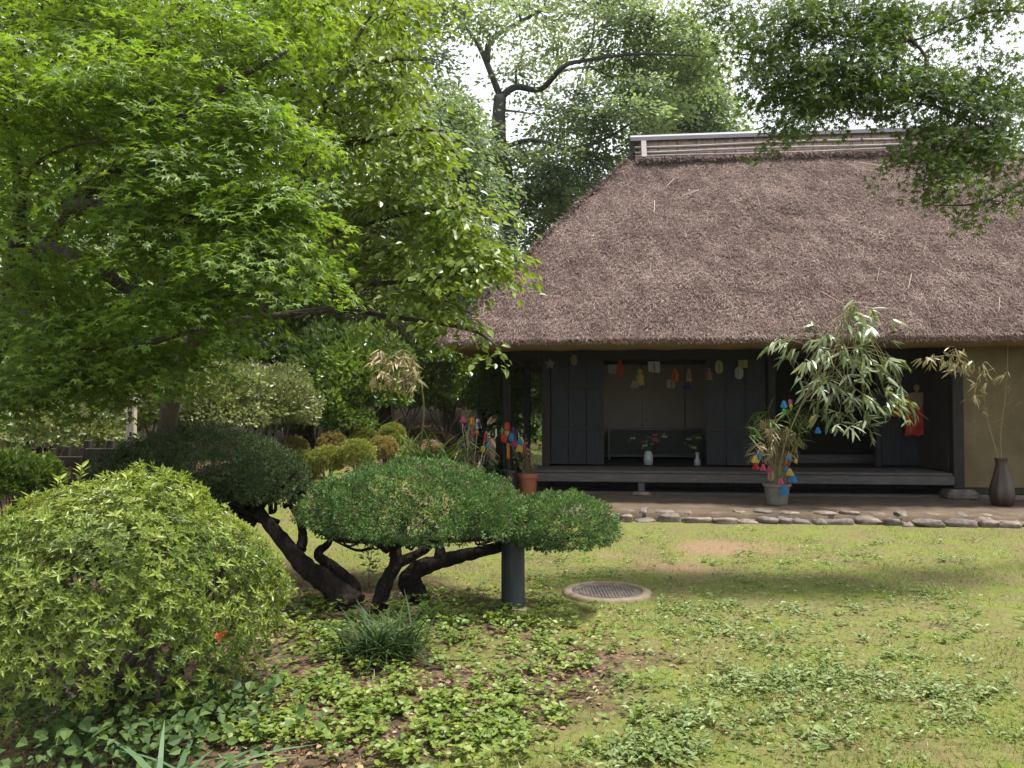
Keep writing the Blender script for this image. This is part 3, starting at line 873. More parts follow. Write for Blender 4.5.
# floor, inner walls and ceiling of the rooms
uA = hu(548, DV); uB = uCol + 0.05; vBk = DV + 2.9
part('room_floor', M['old_wood'], [(uA, uB, DV + 0.10, vBk, zF - 0.06, zF - 0.004)])
part('room_ceiling', M['beam_wood'], [(uA, uB, DV + 0.15, vBk, zLin + 0.22, zLin + 0.28)])
uP = hu(772, DV)
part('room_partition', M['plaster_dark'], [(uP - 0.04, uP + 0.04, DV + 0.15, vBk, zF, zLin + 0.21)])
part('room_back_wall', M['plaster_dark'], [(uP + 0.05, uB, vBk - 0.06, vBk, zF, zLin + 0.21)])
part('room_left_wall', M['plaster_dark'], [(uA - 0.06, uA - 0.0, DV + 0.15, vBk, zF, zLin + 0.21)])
ub0 = hu(808, DV + 1.2); ub1 = hu(880, DV + 1.2)
part('raised_sill', M['floor_wood'], [(ub0 - .6, ub1 + 0.3, DV + 1.2, DV + 1.35, zF + 0.0, zF + 0.16)])
# outer walls
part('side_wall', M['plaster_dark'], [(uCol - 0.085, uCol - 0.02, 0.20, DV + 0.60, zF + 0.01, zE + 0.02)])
part('front_wall', M['plaster'], [(uCol + 0.09, uRight, 0.06, 0.16, 0.30, zE - 0.025)])
part('wall_sill', M['old_wood'], [(uCol + 0.09, uRight, 0.03, 0.19, 0.20, 0.295)])
part('foundation_kerb', M['stone_dark'], [(uCol + 0.26, uRight + 0.1, -0.02, 0.24, 0.09, 0.195)], b=0.03)
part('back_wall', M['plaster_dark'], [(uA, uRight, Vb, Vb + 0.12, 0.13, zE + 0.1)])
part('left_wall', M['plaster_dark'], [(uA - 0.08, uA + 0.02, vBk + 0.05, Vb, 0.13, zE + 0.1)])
part('right_wall', M['plaster'], [(uRight - 0.1, uRight, 0.2, Vb, 0.13, zE + 0.1)])
uX = hu(1046, 0.0)
post(1046, 0.0, 0.14, 0.2, zE - .02)

# beige sliding doors at the back of the open room
vS = DV + 2.6
zS1 = zLin + 0.05
edges = [598, 642, 685, 728]
for i in range(3):
    a, b = hu(edges[i], vS), hu(edges[i + 1], vS)
    vv = vS + (0.03 if i == 1 else 0.0)
    fr = MB()
    hbox(fr, a + 0.012, b - 0.012, vv + 0.01, vv + 0.022, zF + 0.01, zS1, b=0.002)
    o = fr.build('sliding_door', M['paper'], house)
    part('door_frame', M['black'], [(a - 0.004, a + 0.011, vv, vv + 0.03, zF, zS1), (b - 0.011, b + 0.004, vv, vv + 0.03, zF, zS1), (a + .012, b - .012, vv, vv + 0.03, zS1 + .001, zS1 + 0.03)], b=0.002, parent=o)
    if i < 2:
        hm = MB(); uu = (b - 0.09) if i == 0 else (a + 0.09)
        c0 = np.array(H(uu, vv - 0.006, zF + 0.80)); c1 = np.array(H(uu, vv + 0.009, zF + 0.80))
        hm.tube([c0, c1], 0.035, 14); hm.build('door_handle', M['black'], o)
part('transom', M['plaster_dark'], [(uA + .01, uP - .05, vS, vS + 0.05, zS1 + 0.035, zLin + 0.21)])

# ================================================================== EDGING STONES
rng = np.random.RandomState(5)
def stone(c, sx, sy, sz, rot, mat, seed):
    n1, n2 = 18, 11
    V = []
    for j in range(n2 + 1):
        ph = -math.pi / 2 + math.pi * j / n2
        for i in range(n1):
            th = 2 * math.pi * i / n1
            d = np.array([math.cos(ph) * math.cos(th), math.cos(ph) * math.sin(th), math.sin(ph)])
            e = np.sign(d) * np.abs(d) ** (0.45 + 0.3 * ((seed * 37) % 10) / 10)
            V.append(e)
    V = np.array(V)
    V *= (1 + 0.26 * vnoise(V * 1.5, seed, 3))[:, None]
    V[:, 2] *= 1 + 0.25 * vnoise(V * 1.1 + 7, seed + 50, 2)
    V *= np.array([sx, sy, sz])
    cr, sr = math.cos(rot), math.sin(rot)
    V = np.stack([V[:, 0] * cr - V[:, 1] * sr, V[:, 0] * sr + V[:, 1] * cr, V[:, 2]], 1) + np.array(c)
    Fc = [(j * n1 + i, j * n1 + (i + 1) % n1, (j + 1) * n1 + (i + 1) % n1, (j + 1) * n1 + i) for j in range(n2) for i in range(n1)]
    o = mesh_object('edging_stone', V, Fc, mat, None, c, None, None, True)
    return o
u = hu(575, TV0); k = 0
while u < 6.4:
    w = rng.uniform(0.13, 0.40)
    ed = 0.05 * math.sin((u + w / 2) * 2.1) + 0.04 * math.sin((u + w / 2) * 5.3 + 1)
    c = H(u + w / 2, TV0 - 0.10 + ed + rng.uniform(-0.03, 0.03), rng.uniform(-0.01, 0.035))
    o = stone(c, w / 2 * 1.02, rng.uniform(0.07, 0.12), rng.uniform(0.045, 0.085), -HA + rng.normal() * 0.12, M['stone' if rng.rand() < 0.7 else 'stone_dark'], k)
    tag(o, 'low flattish weathered stone in the outer row edging the dirt terrace before the house', 'stone', 'stones edging the terrace')
    u += w + rng.uniform(-0.01, 0.04); k += 1
u = hu(605, TV0 + .2)
while u < 6.4:
    w = rng.uniform(0.10, 0.30)
    ed = 0.05 * math.sin((u + w / 2) * 2.1) + 0.04 * math.sin((u + w / 2) * 5.3 + 1)
    c = H(u + w / 2, TV0 + 0.14 + ed + rng.uniform(-0.04, 0.05), rng.uniform(0.07, 0.10))
    o = stone(c, w / 2, rng.uniform(0.07, 0.12), rng.uniform(0.035, 0.06), -HA + rng.normal() * 0.1, M['stone_dark' if rng.rand() < 0.6 else 'stone'], 100 + k)
    tag(o, 'small stone bedded in the inner row behind the terrace edge before the house', 'stone', 'stones bedded behind the terrace edge')
    u += w + rng.uniform(0.0, 0.25); k += 1

# ================================================================== TREES
def tree_root(name, label, x, y, cat='tree', group=None):
    return thing(name, label, cat, (x, y, float(ground_z(np.array([x]), np.array([y]))[0])), group)

PALM = tmpl_palmate(); OV = tmpl_ovate(); LANCE = tmpl_ovate(0.17, 0.05, 0.06); RH = tmpl_rhomb(0.27); BLADE = tmpl_blade(); TRI = tmpl_tri()

# --- the big maple on the left
rng = np.random.RandomState(101)
mx, my = -5.5, 7.6
maple = tree_root('maple_tree', 'large bright green maple filling the left side with tiers of star-shaped leaves', mx, my)
tb = MB()
fork = at(10, 300, 7.1)
limb(tb, [(mx, my, -0.1), (mx + 0.02, my, 0.8), fork], [0.20, 0.15, 0.13], 12, 6, 0.1, 1)
targets = {
 'a': [fork, at(45, 248, 6.8), at(70, 205, 6.6), at(88, 120, 6.4), at(120, 30, 6.2)],
 'b': [at(45, 248, 6.8), at(95, 265, 6.4), at(130, 290, 6.2), at(190, 293, 6.0), at(260, 296, 5.8)],
 'c': [fork, at(20, 200, 6.4), at(5, 120, 6.0), at(-40, 40, 5.6)],
 'd': [at(70, 205, 6.6), at(140, 150, 6.4), at(220, 90, 6.2), at(290, 50, 6.2)],
 'e': [at(70, 205, 6.6), at(150, 215, 6.1), at(230, 225, 5.8), at(290, 240, 5.6)],
 'f': [fork, at(70, 340, 6.4), at(130, 345, 6.0), at(200, 330, 5.8)],
 'g': [at(88, 120, 6.4), at(160, 40, 6.6), at(220, -50, 6.8)],
 'h': [at(20, 200, 6.4), at(30, 170, 6.1), at(60, 150, 5.8), at(100, 140, 5.6)],
}
for i, (kk, pts) in enumerate(targets.items()):
    limb(tb, pts, [0.085, 0.05, 0.028, 0.012] if kk != 'h' else [0.03, 0.02, 0.012, 0.006], 8, 5, 0.08, 10 + i)
blobs = [bp(90, 20, 6.3, 130, 60, 46, .9), bp(20, 100, 5.6, 90, 60, 34, .8), bp(150, 110, 5.9, 95, 50, 40, .8), bp(225, 60, 6.3, 80, 50, 34, .7),
         bp(250, 130, 5.9, 65, 38, 30, .5), bp(185, 190, 5.8, 95, 40, 40, .7), bp(270, 205, 5.7, 50, 26, 20, .4), bp(250, 262, 5.6, 75, 34, 36, .5), bp(145, 245, 5.9, 70, 40, 24, .6),
         bp(190, 310, 5.8, 80, 38, 34, .6), bp(80, 330, 6.1, 90, 45, 38, .8), bp(20, 290, 6.0, 70, 50, 24, .7), bp(20, 200, 5.8, 60, 50, 16, .7), bp(60, 385, 6.2, 95, 28, 26, .6), bp(160, 365, 6.2, 70, 30, 24, .5),
         bp(140, -70, 6.8, 170, 60, 40, 1.2), bp(-90, 60, 5.6, 80, 110, 30, 1.0), bp(-90, 270, 6.0, 80, 110, 26, 1.0), bp(290, 20, 6.5, 45, 45, 16, .5), bp(15, 400, 6.2, 60, 22, 14, .5)]
P, T, N, S, rn = spray_leaves(rng, blobs, 0.057, 112, rs=(0.20, 0.42), flat=0.022, tilt=0.28, droop=0.18, njit=0.30, mb=tb, twig_r=0.0045)
tb.build('trunk', M['bark'], maple, smooth=True)
leaf_object('crown', P, T, N, S, PALM, M['maple'], rng, maple, rnd=rn)

# --- broad-leaved tree right of the maple, its branch ends hang before the roof corner
rng = np.random.RandomState(102)
bx_, by_ = -4.3, 9.6
cherry = tree_root('broadleaf_tree', 'light green tree with oval leaves and bare twigs reaching over the left roof corner', bx_, by_)
tb = MB()
f1 = at(262, 318, 8.4)
limb(tb, [(bx_, by_, -0.1), (bx_ + 0.1, by_ - .05, 0.9), at(190, 345, 8.9), f1], [0.15, 0.12, 0.085, 0.06], 10, 6, 0.1, 3)
f2 = at(290, 230, 8.1)
limb(tb, [f1, at(275, 280, 8.3), f2, at(310, 150, 8.0), at(340, 70, 7.8), at(380, 0, 7.8)], [0.06, 0.05, 0.035, 0.012], 8, 5, 0.08, 4)
for i, pts in enumerate([[f2, at(340, 230, 7.8), at(400, 215, 7.5), at(470, 205, 7.2)], [f1, at(330, 310, 8.0), at(400, 318, 7.6), at(470, 330, 7.2), at(500, 348, 6.9)],
                         [at(310, 150, 8.0), at(370, 140, 7.7), at(430, 130, 7.4), at(460, 160, 7.3)], [at(275, 280, 8.3), at(340, 285, 7.8), at(420, 280, 7.4), at(500, 268, 7.1)],
                         [at(340, 70, 7.8), at(390, 60, 7.6), at(430, 60, 7.5)]]):
    limb(tb, pts, [0.04, 0.028, 0.016, 0.007], 7, 5, 0.06, 20 + i)
blobs = [bp(345, 60, 7.7, 55, 45, 26, .5), bp(395, 85, 7.6, 45, 35, 18, .5), bp(350, 140, 7.7, 60, 40, 30, .5), bp(415, 150, 7.4, 50, 35, 24, .4), bp(330, 205, 7.8, 45, 40, 14, .5),
         bp(395, 205, 7.5, 60, 30, 28, .4), bp(455, 215, 7.3, 45, 30, 20, .3), bp(395, 255, 7.4, 60, 22, 20, .4), bp(455, 262, 7.2, 50, 22, 18, .3), bp(490, 262, 7.1, 28, 14, 8, .2), bp(430, 300, 7.3, 45, 16, 10, .3), bp(450, 318, 7.2, 26, 10, 5, .2),
         bp(485, 340, 7.0, 16, 6, 2, .1), bp(495, 358, 6.9, 10, 4, 1, .1), bp(390, 10, 7.7, 50, 35, 16, .5), bp(320, 0, 7.9, 40, 40, 14, .5), bp(350, -60, 8, 80, 40, 18, .7), bp(300, 110, 7.9, 35, 40, 12, .4)]
P, T, N, S, rn = spray_leaves(rng, blobs, 0.088, 46, rs=(0.16, 0.34), flat=0.035, tilt=0.3, droop=0.35, njit=0.5, mb=tb, twig_r=0.006)
tb.build('trunk', M['bark'], cherry, smooth=True)
leaf_object('crown', P, T, N, S, tmpl_ovate(0.3, 0.06, 0.1), M['ovate'], rng, cherry, rnd=rn)
dt = MB()
for i in range(20):
    s_ = at(rng.uniform(285, 345), rng.uniform(215, 325), rng.uniform(7.7, 8.2))
    e_ = at(rng.uniform(360, 430), rng.uniform(235, 330), rng.uniform(7.2, 7.8))
    bare_twigs(dt, rng, s_, e_ - s_, np.linalg.norm(e_ - s_) * 0.75, 0.009, 2, 0.25, 4)
dt.build('dead_twigs', M['twig'], cherry)

# --- maple bough hanging in from the upper right, its trunk stands beyond the right edge
rng = np.random.RandomState(103)
rx_, ry_ = 7.4, 8.2
rmaple = tree_root('overhanging_maple', 'dark green maple boughs hanging from the upper right before the thatched roof', rx_, ry_)
tb = MB()
k0 = np.array([rx_ - .1, ry_, 3.3])
limb(tb, [(rx_, ry_, -.1), (rx_ + .05, ry_, 1.6), k0, (rx_ - 0.3, ry_ - .2, 5.2), (rx_ - 1.2, ry_ - .4, 6.4)], [0.24, 0.19, 0.16, 0.12, 0.06], 12, 6, 0.1, 2)
for i, pts in enumerate([[k0, at(1150, 60, 7.8), at(1000, 40, 7.5), at(900, 30, 7.3), at(800, 20, 7.2), at(730, 10, 7.1)],
                         [k0, at(1120, 190, 7.6), at(1040, 170, 7.3), at(960, 120, 7.1), at(880, 110, 7.0), at(800, 100, 7.0)],
                         [at(1040, 170, 7.3), at(1000, 190, 7.1), at(960, 195, 7.0)],
                         [(rx_ - 0.3, ry_ - .2, 5.2), at(1000, -40, 7.4), at(850, -60, 7.3), at(730, -40, 7.2)],
                         [at(960, 120, 7.1), at(935, 160, 7.0), at(915, 190, 6.95)], [at(900, 30, 7.3), at(920, 70, 7.2), at(900, 110, 7.1)]]):
    limb(tb, [np.asarray(q_, float) + (rng.normal(size=3) * 0.10 if 0 < j_ else 0) for j_, q_ in enumerate(pts)], [0.022, 0.014, 0.009, 0.004], 7, 5, 0.06, 30 + i)
blobs = [bp(715, 12, 7.2, 35, 22, 8, .4), bp(735, 42, 7.1, 18, 14, 3, .2), bp(790, 30, 7.2, 50, 40, 30, .5), bp(790, 85, 7.1, 40, 30, 20, .4), bp(775, 128, 7.0, 22, 18, 4, .2), bp(850, 70, 7.1, 55, 40, 36, .5), bp(890, 22, 7.3, 45, 30, 18, .4),
         bp(880, 118, 7.0, 26, 16, 4, .2), bp(925, 90, 7.1, 50, 26, 15, .4), bp(990, 80, 7.2, 50, 28, 15, .4), bp(925, 140, 7.0, 26, 18, 5, .2), bp(985, 125, 7.1, 45, 26, 14, .4), bp(940, 180, 6.95, 30, 20, 8, .3), bp(985, 160, 7.0, 36, 20, 8, .3),
         bp(1005, 200, 7.0, 35, 14, 7, .3), bp(1010, 10, 7.4, 50, 30, 12, .5), bp(1070, 100, 7.5, 50, 90, 26, .7), bp(850, -50, 7.4, 160, 40, 26, .8), bp(905, 160, 6.95, 18, 14, 3, .2), bp(955, 212, 6.95, 12, 6, 1, .1), bp(830, 20, 7.3, 70, 26, 22, .5), bp(960, 20, 7.4, 50, 24, 16, .5), bp(760, 60, 7.1, 22, 30, 8, .3), bp(905, 75, 7.1, 60, 26, 16, .4), bp(1000, 105, 7.1, 40, 26, 12, .4), bp(855, 95, 7.0, 36, 20, 10, .3), bp(800, 110, 7.0, 26, 18, 6, .2), bp(930, 150, 7.0, 28, 18, 6, .2), bp(990, 150, 7.0, 34, 22, 8, .3)]
P, T, N, S, rn = spray_leaves(rng, blobs, 0.050, 105, rs=(0.14, 0.28), flat=0.05, tilt=0.3, droop=0.4, njit=0.6, mb=tb, twig_r=0.005)
tb.build('trunk', M['bark'], rmaple, smooth=True)
leaf_object('crown', P, T, N, S, PALM, M['maple_backlit'], rng, rmaple, rnd=rn)

# --- tall tree behind the house with spreading limbs
rng = np.random.RandomState(104)
TY = 24.0
pine = tree_root('tall_spreading_tree', 'tall dark-limbed tree spreading flat tiers of foliage against white sky behind the roof', float(at(506, 300, TY)[0]), TY)
tb = MB()
q = lambda x, y, d=0.0: at(x, y, TY + d)
base = np.array([pine.location.x, TY, pine.location.z - 0.2])
limb(tb, [base, q(508, 225), q(499, 137), q(500, 96)], [0.34, 0.27, 0.22, 0.18], 12, 6, 0.06, 1)
L = [([q(500, 96), q(480, 48), q(462, 22), q(445, -8, -1)], 0.15), ([q(487, 62), q(491, 40), q(520, 22, 1), q(560, 0, 1), q(590, -20, 1.5)], 0.15),
     ([q(500, 98), q(516, 87), q(541, 89), q(563, 67, -1), q(582, 61, -1), q(637, 54, -1.5), q(700, 56, -2)], 0.17), ([q(541, 89), q(560, 72, 1), q(600, 66, 1.5), q(650, 62, 2)], 0.09), ([q(582, 60), q(592, 42), q(595, 14), q(600, -20)], 0.07),
     ([q(499, 150), q(530, 140, -1), q(567, 150, -1.5), q(608, 168, -2)], 0.12), ([q(567, 150, -1.5), q(600, 141, -1.5), q(637, 119, -2), q(664, 92, -2.5)], 0.09), ([q(503, 185), q(540, 177, -1), q(608, 186, -1.5)], 0.10),
     ([q(499, 140), q(470, 130, 1), q(430, 125, 1)], 0.09), ([q(500, 110), q(520, 112, 2), q(560, 118, 2)], 0.07), ([q(522, 22), q(510, -10), q(505, -40)], 0.06), ([q(508, 225), q(470, 215, 1), q(440, 190, 1)], 0.08),
     ([q(516, 87), q(517, 66), q(526, 58)], 0.06), ([q(592, 68), q(620, 80), q(660, 90, 1)], 0.05)]
for i, (pts, r0) in enumerate(L):
    r0 *= 0.72
    limb(tb, pts, [r0, r0 * 0.7, r0 * 0.45, r0 * 0.2], 8, 5, 0.05, 40 + i)
blobs = []
for (px, py, rx, ry, n) in [(450, 10, 40, 10, 10), (480, 35, 40, 8, 6), (540, 12, 50, 10, 14), (600, 5, 60, 12, 18), (640, 30, 60, 9, 20), (680, 50, 45, 9, 16), (620, 55, 50, 8, 16), (560, 48, 40, 7, 8), (690, 75, 40, 10, 10), (640, 80, 40, 8, 8),
                            (560, 112, 40, 7, 14), (600, 120, 45, 9, 18), (640, 108, 30, 9, 12), (560, 135, 40, 7, 14), (590, 160, 40, 9, 20), (550, 170, 36, 8, 16), (540, 195, 40, 9, 18), (590, 190, 30, 8, 12), (460, 130, 35, 12, 16), (450, 105, 35, 12, 8),
                            (660, 20, 60, 9, 12), (470, 165, 40, 14, 20), (530, 155, 30, 8, 10), (460, 200, 40, 14, 18), (520, 215, 40, 14, 14), (580, -20, 120, 20, 16), (515, 70, 26, 6, 5), (640, 140, 16, 8, 5), (500, 5, 40, 12, 8), (430, 60, 30, 14, 8), (660, 110, 24, 10, 8), (620, 92, 40, 7, 8), (575, 95, 30, 6, 5), (700, 40, 30, 10, 8), (615, 205, 12, 6, 3), (480, 150, 40, 14, 12), (695, 58, 26, 8, 8), (650, 60, 30, 8, 6)]:
    blobs.append(bp(px, py, TY + rng.uniform(-2, 2), rx, ry, int(n * 1.7), 1.8))
P, T, N, S, rn = spray_leaves(rng, blobs, 0.16, 110, rs=(0.4, 0.9), flat=0.08, tilt=0.15, droop=0.2, njit=0.5, mb=tb, twig_r=0.015)
tb.build('trunk', M['bark_far'], pine, smooth=True)
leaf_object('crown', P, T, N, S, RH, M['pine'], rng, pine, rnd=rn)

# --- woodland trees behind
def wood_tree(name, label, px, Y, top, bottom, half, mat, seed, leaf=0.14, dens=1.0, cat='tree', lean=0.0, group='trees in the wood behind the garden'):
    rng = np.random.RandomState(seed)
    x = float(at(px, 400, Y)[0])
    root = tree_root(name, label, x, Y, cat, group)
    z0 = root.location.z
    zt = float(at(px, top, Y)[2]); zb = max(z0 + 0.3, float(at(px, bottom, Y)[2])); hw = half / F * Y
    tb = MB()
    tr = 0.02 * (zt - z0) + 0.05
    limb(tb, [(x, Y, z0 - 0.2), (x + lean * .3 + rng.normal() * .1, Y, z0 + (zt - z0) * 0.4), (x + lean, Y, z0 + (zt - z0) * 0.92)], [tr, tr * 0.7, tr * 0.2], 9, 6, 0.06, seed)
    blobs = []
    nb = int(9 * dens) + 5
    for i in range(nb):
        t = (i + 0.5) / nb
        zz = zb + (zt - zb) * t
        w = hw * (0.55 + 0.6 * math.sin(math.pi * (0.18 + 0.72 * t))) * 0.62
        a = rng.rand() * 6.283
        c = np.array([x + lean * t + math.cos(a) * hw * 0.5 * (1 - 0.5 * t), Y + math.sin(a) * hw * 0.5, zz])
        r = np.array([w, w, (zt - zb) / nb * 1.3])
        limb(tb, [(x + lean * t * .9, Y, zz - 0.25 * hw), (c + np.array([x, Y, zz])) / 2, c], [tr * 0.3, tr * 0.12], 6, 3, 0.05, seed + i)
        blobs.append((c, r, int(13 * dens * (hw / 1.6) * max(1, r[2] / 0.5)) + 6))
    P, T, N, S, rn = spray_leaves(rng, blobs, leaf, 44, rs=(0.25 * hw ** .5, 0.5 * hw ** .5), flat=0.08, tilt=0.35, droop=0.3, njit=0.6, mb=tb, twig_r=0.01)
    tb.build('trunk', M['bark'], root, smooth=True)
    leaf_object('crown', P, T, N, S, OV if leaf < 0.12 else RH, M[mat], rng, root, rnd=rn)
    return root
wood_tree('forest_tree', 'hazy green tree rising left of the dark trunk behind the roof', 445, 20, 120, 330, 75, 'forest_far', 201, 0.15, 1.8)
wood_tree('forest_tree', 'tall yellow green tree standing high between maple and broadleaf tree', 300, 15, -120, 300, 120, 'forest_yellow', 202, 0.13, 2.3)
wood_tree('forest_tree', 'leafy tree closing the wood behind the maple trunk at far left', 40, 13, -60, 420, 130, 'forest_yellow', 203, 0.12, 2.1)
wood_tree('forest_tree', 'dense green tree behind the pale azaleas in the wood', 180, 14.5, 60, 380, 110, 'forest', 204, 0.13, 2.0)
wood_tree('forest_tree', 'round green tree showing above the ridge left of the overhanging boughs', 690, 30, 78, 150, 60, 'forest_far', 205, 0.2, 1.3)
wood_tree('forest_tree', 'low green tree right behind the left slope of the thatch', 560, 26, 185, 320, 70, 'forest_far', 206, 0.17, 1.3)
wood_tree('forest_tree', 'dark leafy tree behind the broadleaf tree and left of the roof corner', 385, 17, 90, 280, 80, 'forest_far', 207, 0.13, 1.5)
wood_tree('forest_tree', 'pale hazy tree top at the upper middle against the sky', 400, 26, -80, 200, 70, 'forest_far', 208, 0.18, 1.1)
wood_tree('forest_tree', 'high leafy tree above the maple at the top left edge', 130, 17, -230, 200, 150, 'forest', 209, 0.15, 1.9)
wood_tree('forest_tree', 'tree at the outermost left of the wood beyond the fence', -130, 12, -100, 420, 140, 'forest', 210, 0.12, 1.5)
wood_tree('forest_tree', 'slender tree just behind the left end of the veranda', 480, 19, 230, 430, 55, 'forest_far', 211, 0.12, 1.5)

# far woodland reading as one green mass
rng = np.random.RandomState(77)
k = 42000
xx = rng.uniform(-45, 30, k); yy = rng.uniform(30, 44, k)
hh = 4.5 + 2.2 * vnoise(np.stack([xx, yy, 0 * xx], 1) * 0.16, 4, 3) + 3.2 * sstep(-2, -12, xx)
gz = ground_z(xx, yy)
zz = gz + hh * rng.rand(k) ** 0.7
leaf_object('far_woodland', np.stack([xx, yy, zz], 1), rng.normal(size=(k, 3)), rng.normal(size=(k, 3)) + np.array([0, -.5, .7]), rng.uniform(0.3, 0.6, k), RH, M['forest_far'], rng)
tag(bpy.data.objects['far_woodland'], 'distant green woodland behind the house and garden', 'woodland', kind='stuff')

# ================================================================== SHRUBS
def shrub(name, label, cat, c, r, n, leaf, mat, seed, tmpl=OV, bump=0.12, bfreq=2.6, depth=0.45, zmin=-0.5, group=None, up=0.3, stems=7, parts=1):
    rng = np.random.RandomState(seed)
    c = np.asarray(c, float)
    gz = float(ground_z(np.array([c[0]]), np.array([c[1]]))[0])
    root = thing(name, label, cat, (c[0], c[1], gz), group)
    Ps = shell_leaves(rng, n, c, r, leaf, depth, zmin, bump, bfreq, up, seed)
    # clumpy tone: whole shoots lighter or darker
    rn = np.clip(0.5 + 0.35 * vnoise(Ps[0] / (leaf * 2.2), seed + 3, 2) + rng.normal(size=len(Ps[0])) * 0.2, 0, 1)
    leaf_object('foliage', *Ps, tmpl, M[mat], rng, root, rnd=rn)
    sb = MB()
    for i in range(stems):
        a = rng.rand() * 6.28; d = rng.uniform(0.2, 0.8)
        e = c + np.array([math.cos(a) * r[0] * d, math.sin(a) * r[1] * d, r[2] * rng.uniform(0.1, 0.6)])
        s = np.array([c[0] + rng.normal() * 0.12 * r[0], c[1] + rng.normal() * 0.12 * r[1], gz - 0.05])
        limb(sb, [s, (s + e) / 2 + rng.normal(size=3) * 0.08 * r[0], e], [0.02 * r[0] ** .5, 0.006], 6, 4, 0.05, i)
        bare_twigs(sb, rng, (s + e) / 2, e - s, np.linalg.norm(e - s) * 0.5, 0.006, 2)
    sb.build('stems', M['twig'], root)
    return root

def px_shrub(name, label, cat, px, py, Y, rx, ry, deep, n, leaf, mat, seed, **kw):
    c = at(px, py, Y)
    return shrub(name, label, cat, c, (rx / F * Y, deep, ry / F * Y), n, leaf, mat, seed, **kw)

def pad_leaves(rng, n, c, r, seed, zlow=-0.5, bump=0.06, size=0.03, per=26, tuft=0.030):
    """short upright tufts over the whole pad, with gaps between them"""
    k = int(n / per)
    d = rand_dirs(rng, int(k * 1.6)); d = d[d[:, 2] > -0.75][:k]
    q = d.copy(); low = q[:, 2] < 0; q[low, 2] *= -zlow
    f = 1 - 0.24 * rng.rand(len(d)) ** 1.3 + bump * vnoise(d * 3.2, seed, 4) + 0.03 * vnoise(d * 9, seed + 1, 2)
    f = f + 0.05 * (rng.rand(len(d)) < 0.03)
    cen = np.asarray(c) + q * np.asarray(r) * f[:, None]
    ax = norm(norm(d / np.asarray(r)) + np.array([0, 0, 0.25]) + rng.normal(size=d.shape) * 0.3)
    tone = np.clip(0.40 + 0.10 * vnoise(cen * 5, seed + 5, 2) + 0.24 * rng.normal(size=len(cen)), 0, 1)
    tone = np.where(rng.rand(len(cen)) < 0.09, 1.0, tone * 0.82)
    sc_ = rng.uniform(0.7, 1.4, len(cen))
    idx = np.repeat(np.arange(len(cen)), per)
    off = rng.normal(size=(len(idx), 3))
    rad = rng.rand(len(idx)) ** 0.5
    off = norm(off - ax[idx] * np.sum(off * ax[idx], axis=1, keepdims=True)) * rad[:, None]
    T = off * 1.1 + ax[idx] * 0.8 + rng.normal(size=(len(idx), 3)) * 0.2
    P = cen[idx] + off * (tuft * sc_[idx])[:, None] + ax[idx] * (tuft * sc_[idx] * (0.9 - 1.5 * rad * rad) + 0.15 * tuft * rng.normal(size=len(idx)))[:, None]
    N = rng.normal(size=T.shape) + ax[idx]
    tn = np.where(tone[idx] >= 1.0, 0.9, np.clip(tone[idx] + rng.normal(size=len(idx)) * 0.10, 0, 0.68))
    return P, T, N, size * rng.uniform(0.6, 1.2, len(idx)) * sc_[idx], tn

# clipped balls
G = 'clipped round azaleas on the bank'
for i, (px, py, Y, r, rust, lab) in enumerate([(294, 451, 12.3, 17, 1, 'rusty brown clipped azalea ball at the left end of the back row'), (332, 446, 12.5, 17, 1, 'rusty clipped azalea ball in the back row between the leftmost and the mossy one'),
        (364, 441, 12.9, 16, 0, 'mossy clipped azalea ball half hidden in the middle of the back row'), (392, 437, 13.2, 16, 0, 'mossy clipped azalea ball farthest right, under the drooping bamboo grass'),
        (303, 468, 11.5, 20, 0, 'yellow green clipped azalea ball at the left of the front row'), (328, 462, 11.25, 19, 0, 'yellow green clipped azalea ball in the middle of the front row'),
        (357, 457, 11.0, 20, 0, 'largest roundest yellow green clipped azalea ball at the right of the front row'), (383, 451, 11.8, 17, 1, 'rusty brown clipped azalea ball at the right end behind the largest ball')]):
    rr_ = r * 0.88 / F * Y
    c = at(px, py, Y); gz = float(ground_z(np.array([c[0]]), np.array([c[1]]))[0])
    zt = float(at(px, py - r + 2, Y)[2])
    root = thing('clipped_azalea', lab, 'shrub', (c[0], c[1], gz), G)
    rb_ = np.random.RandomState(300 + i)
    sq = rb_.uniform(0.84, 1.0)
    arr = pad_leaves(rb_, 20000, (c[0], c[1], zt - rr_ * sq), (rr_ * rb_.uniform(.95, 1.08), rr_, rr_ * sq), 300 + i, -0.9, 0.022, 0.017, 24, 0.016)
    leaf_object('foliage', *arr[:4], tmpl_rhomb(0.24), M['ball_rust' if rust else 'ball'], rb_, root, rnd=arr[4])
    sb = MB()
    for w in range(5): sb.tube(catmull([(c[0] + rb_.normal() * .03, c[1] + rb_.normal() * .03, gz - .05), (c[0] + rb_.normal() * .08, c[1] + rb_.normal() * .08, zt - rr_)], 3), 0.012, 5)
    sb.build('stems', M['twig'], root)

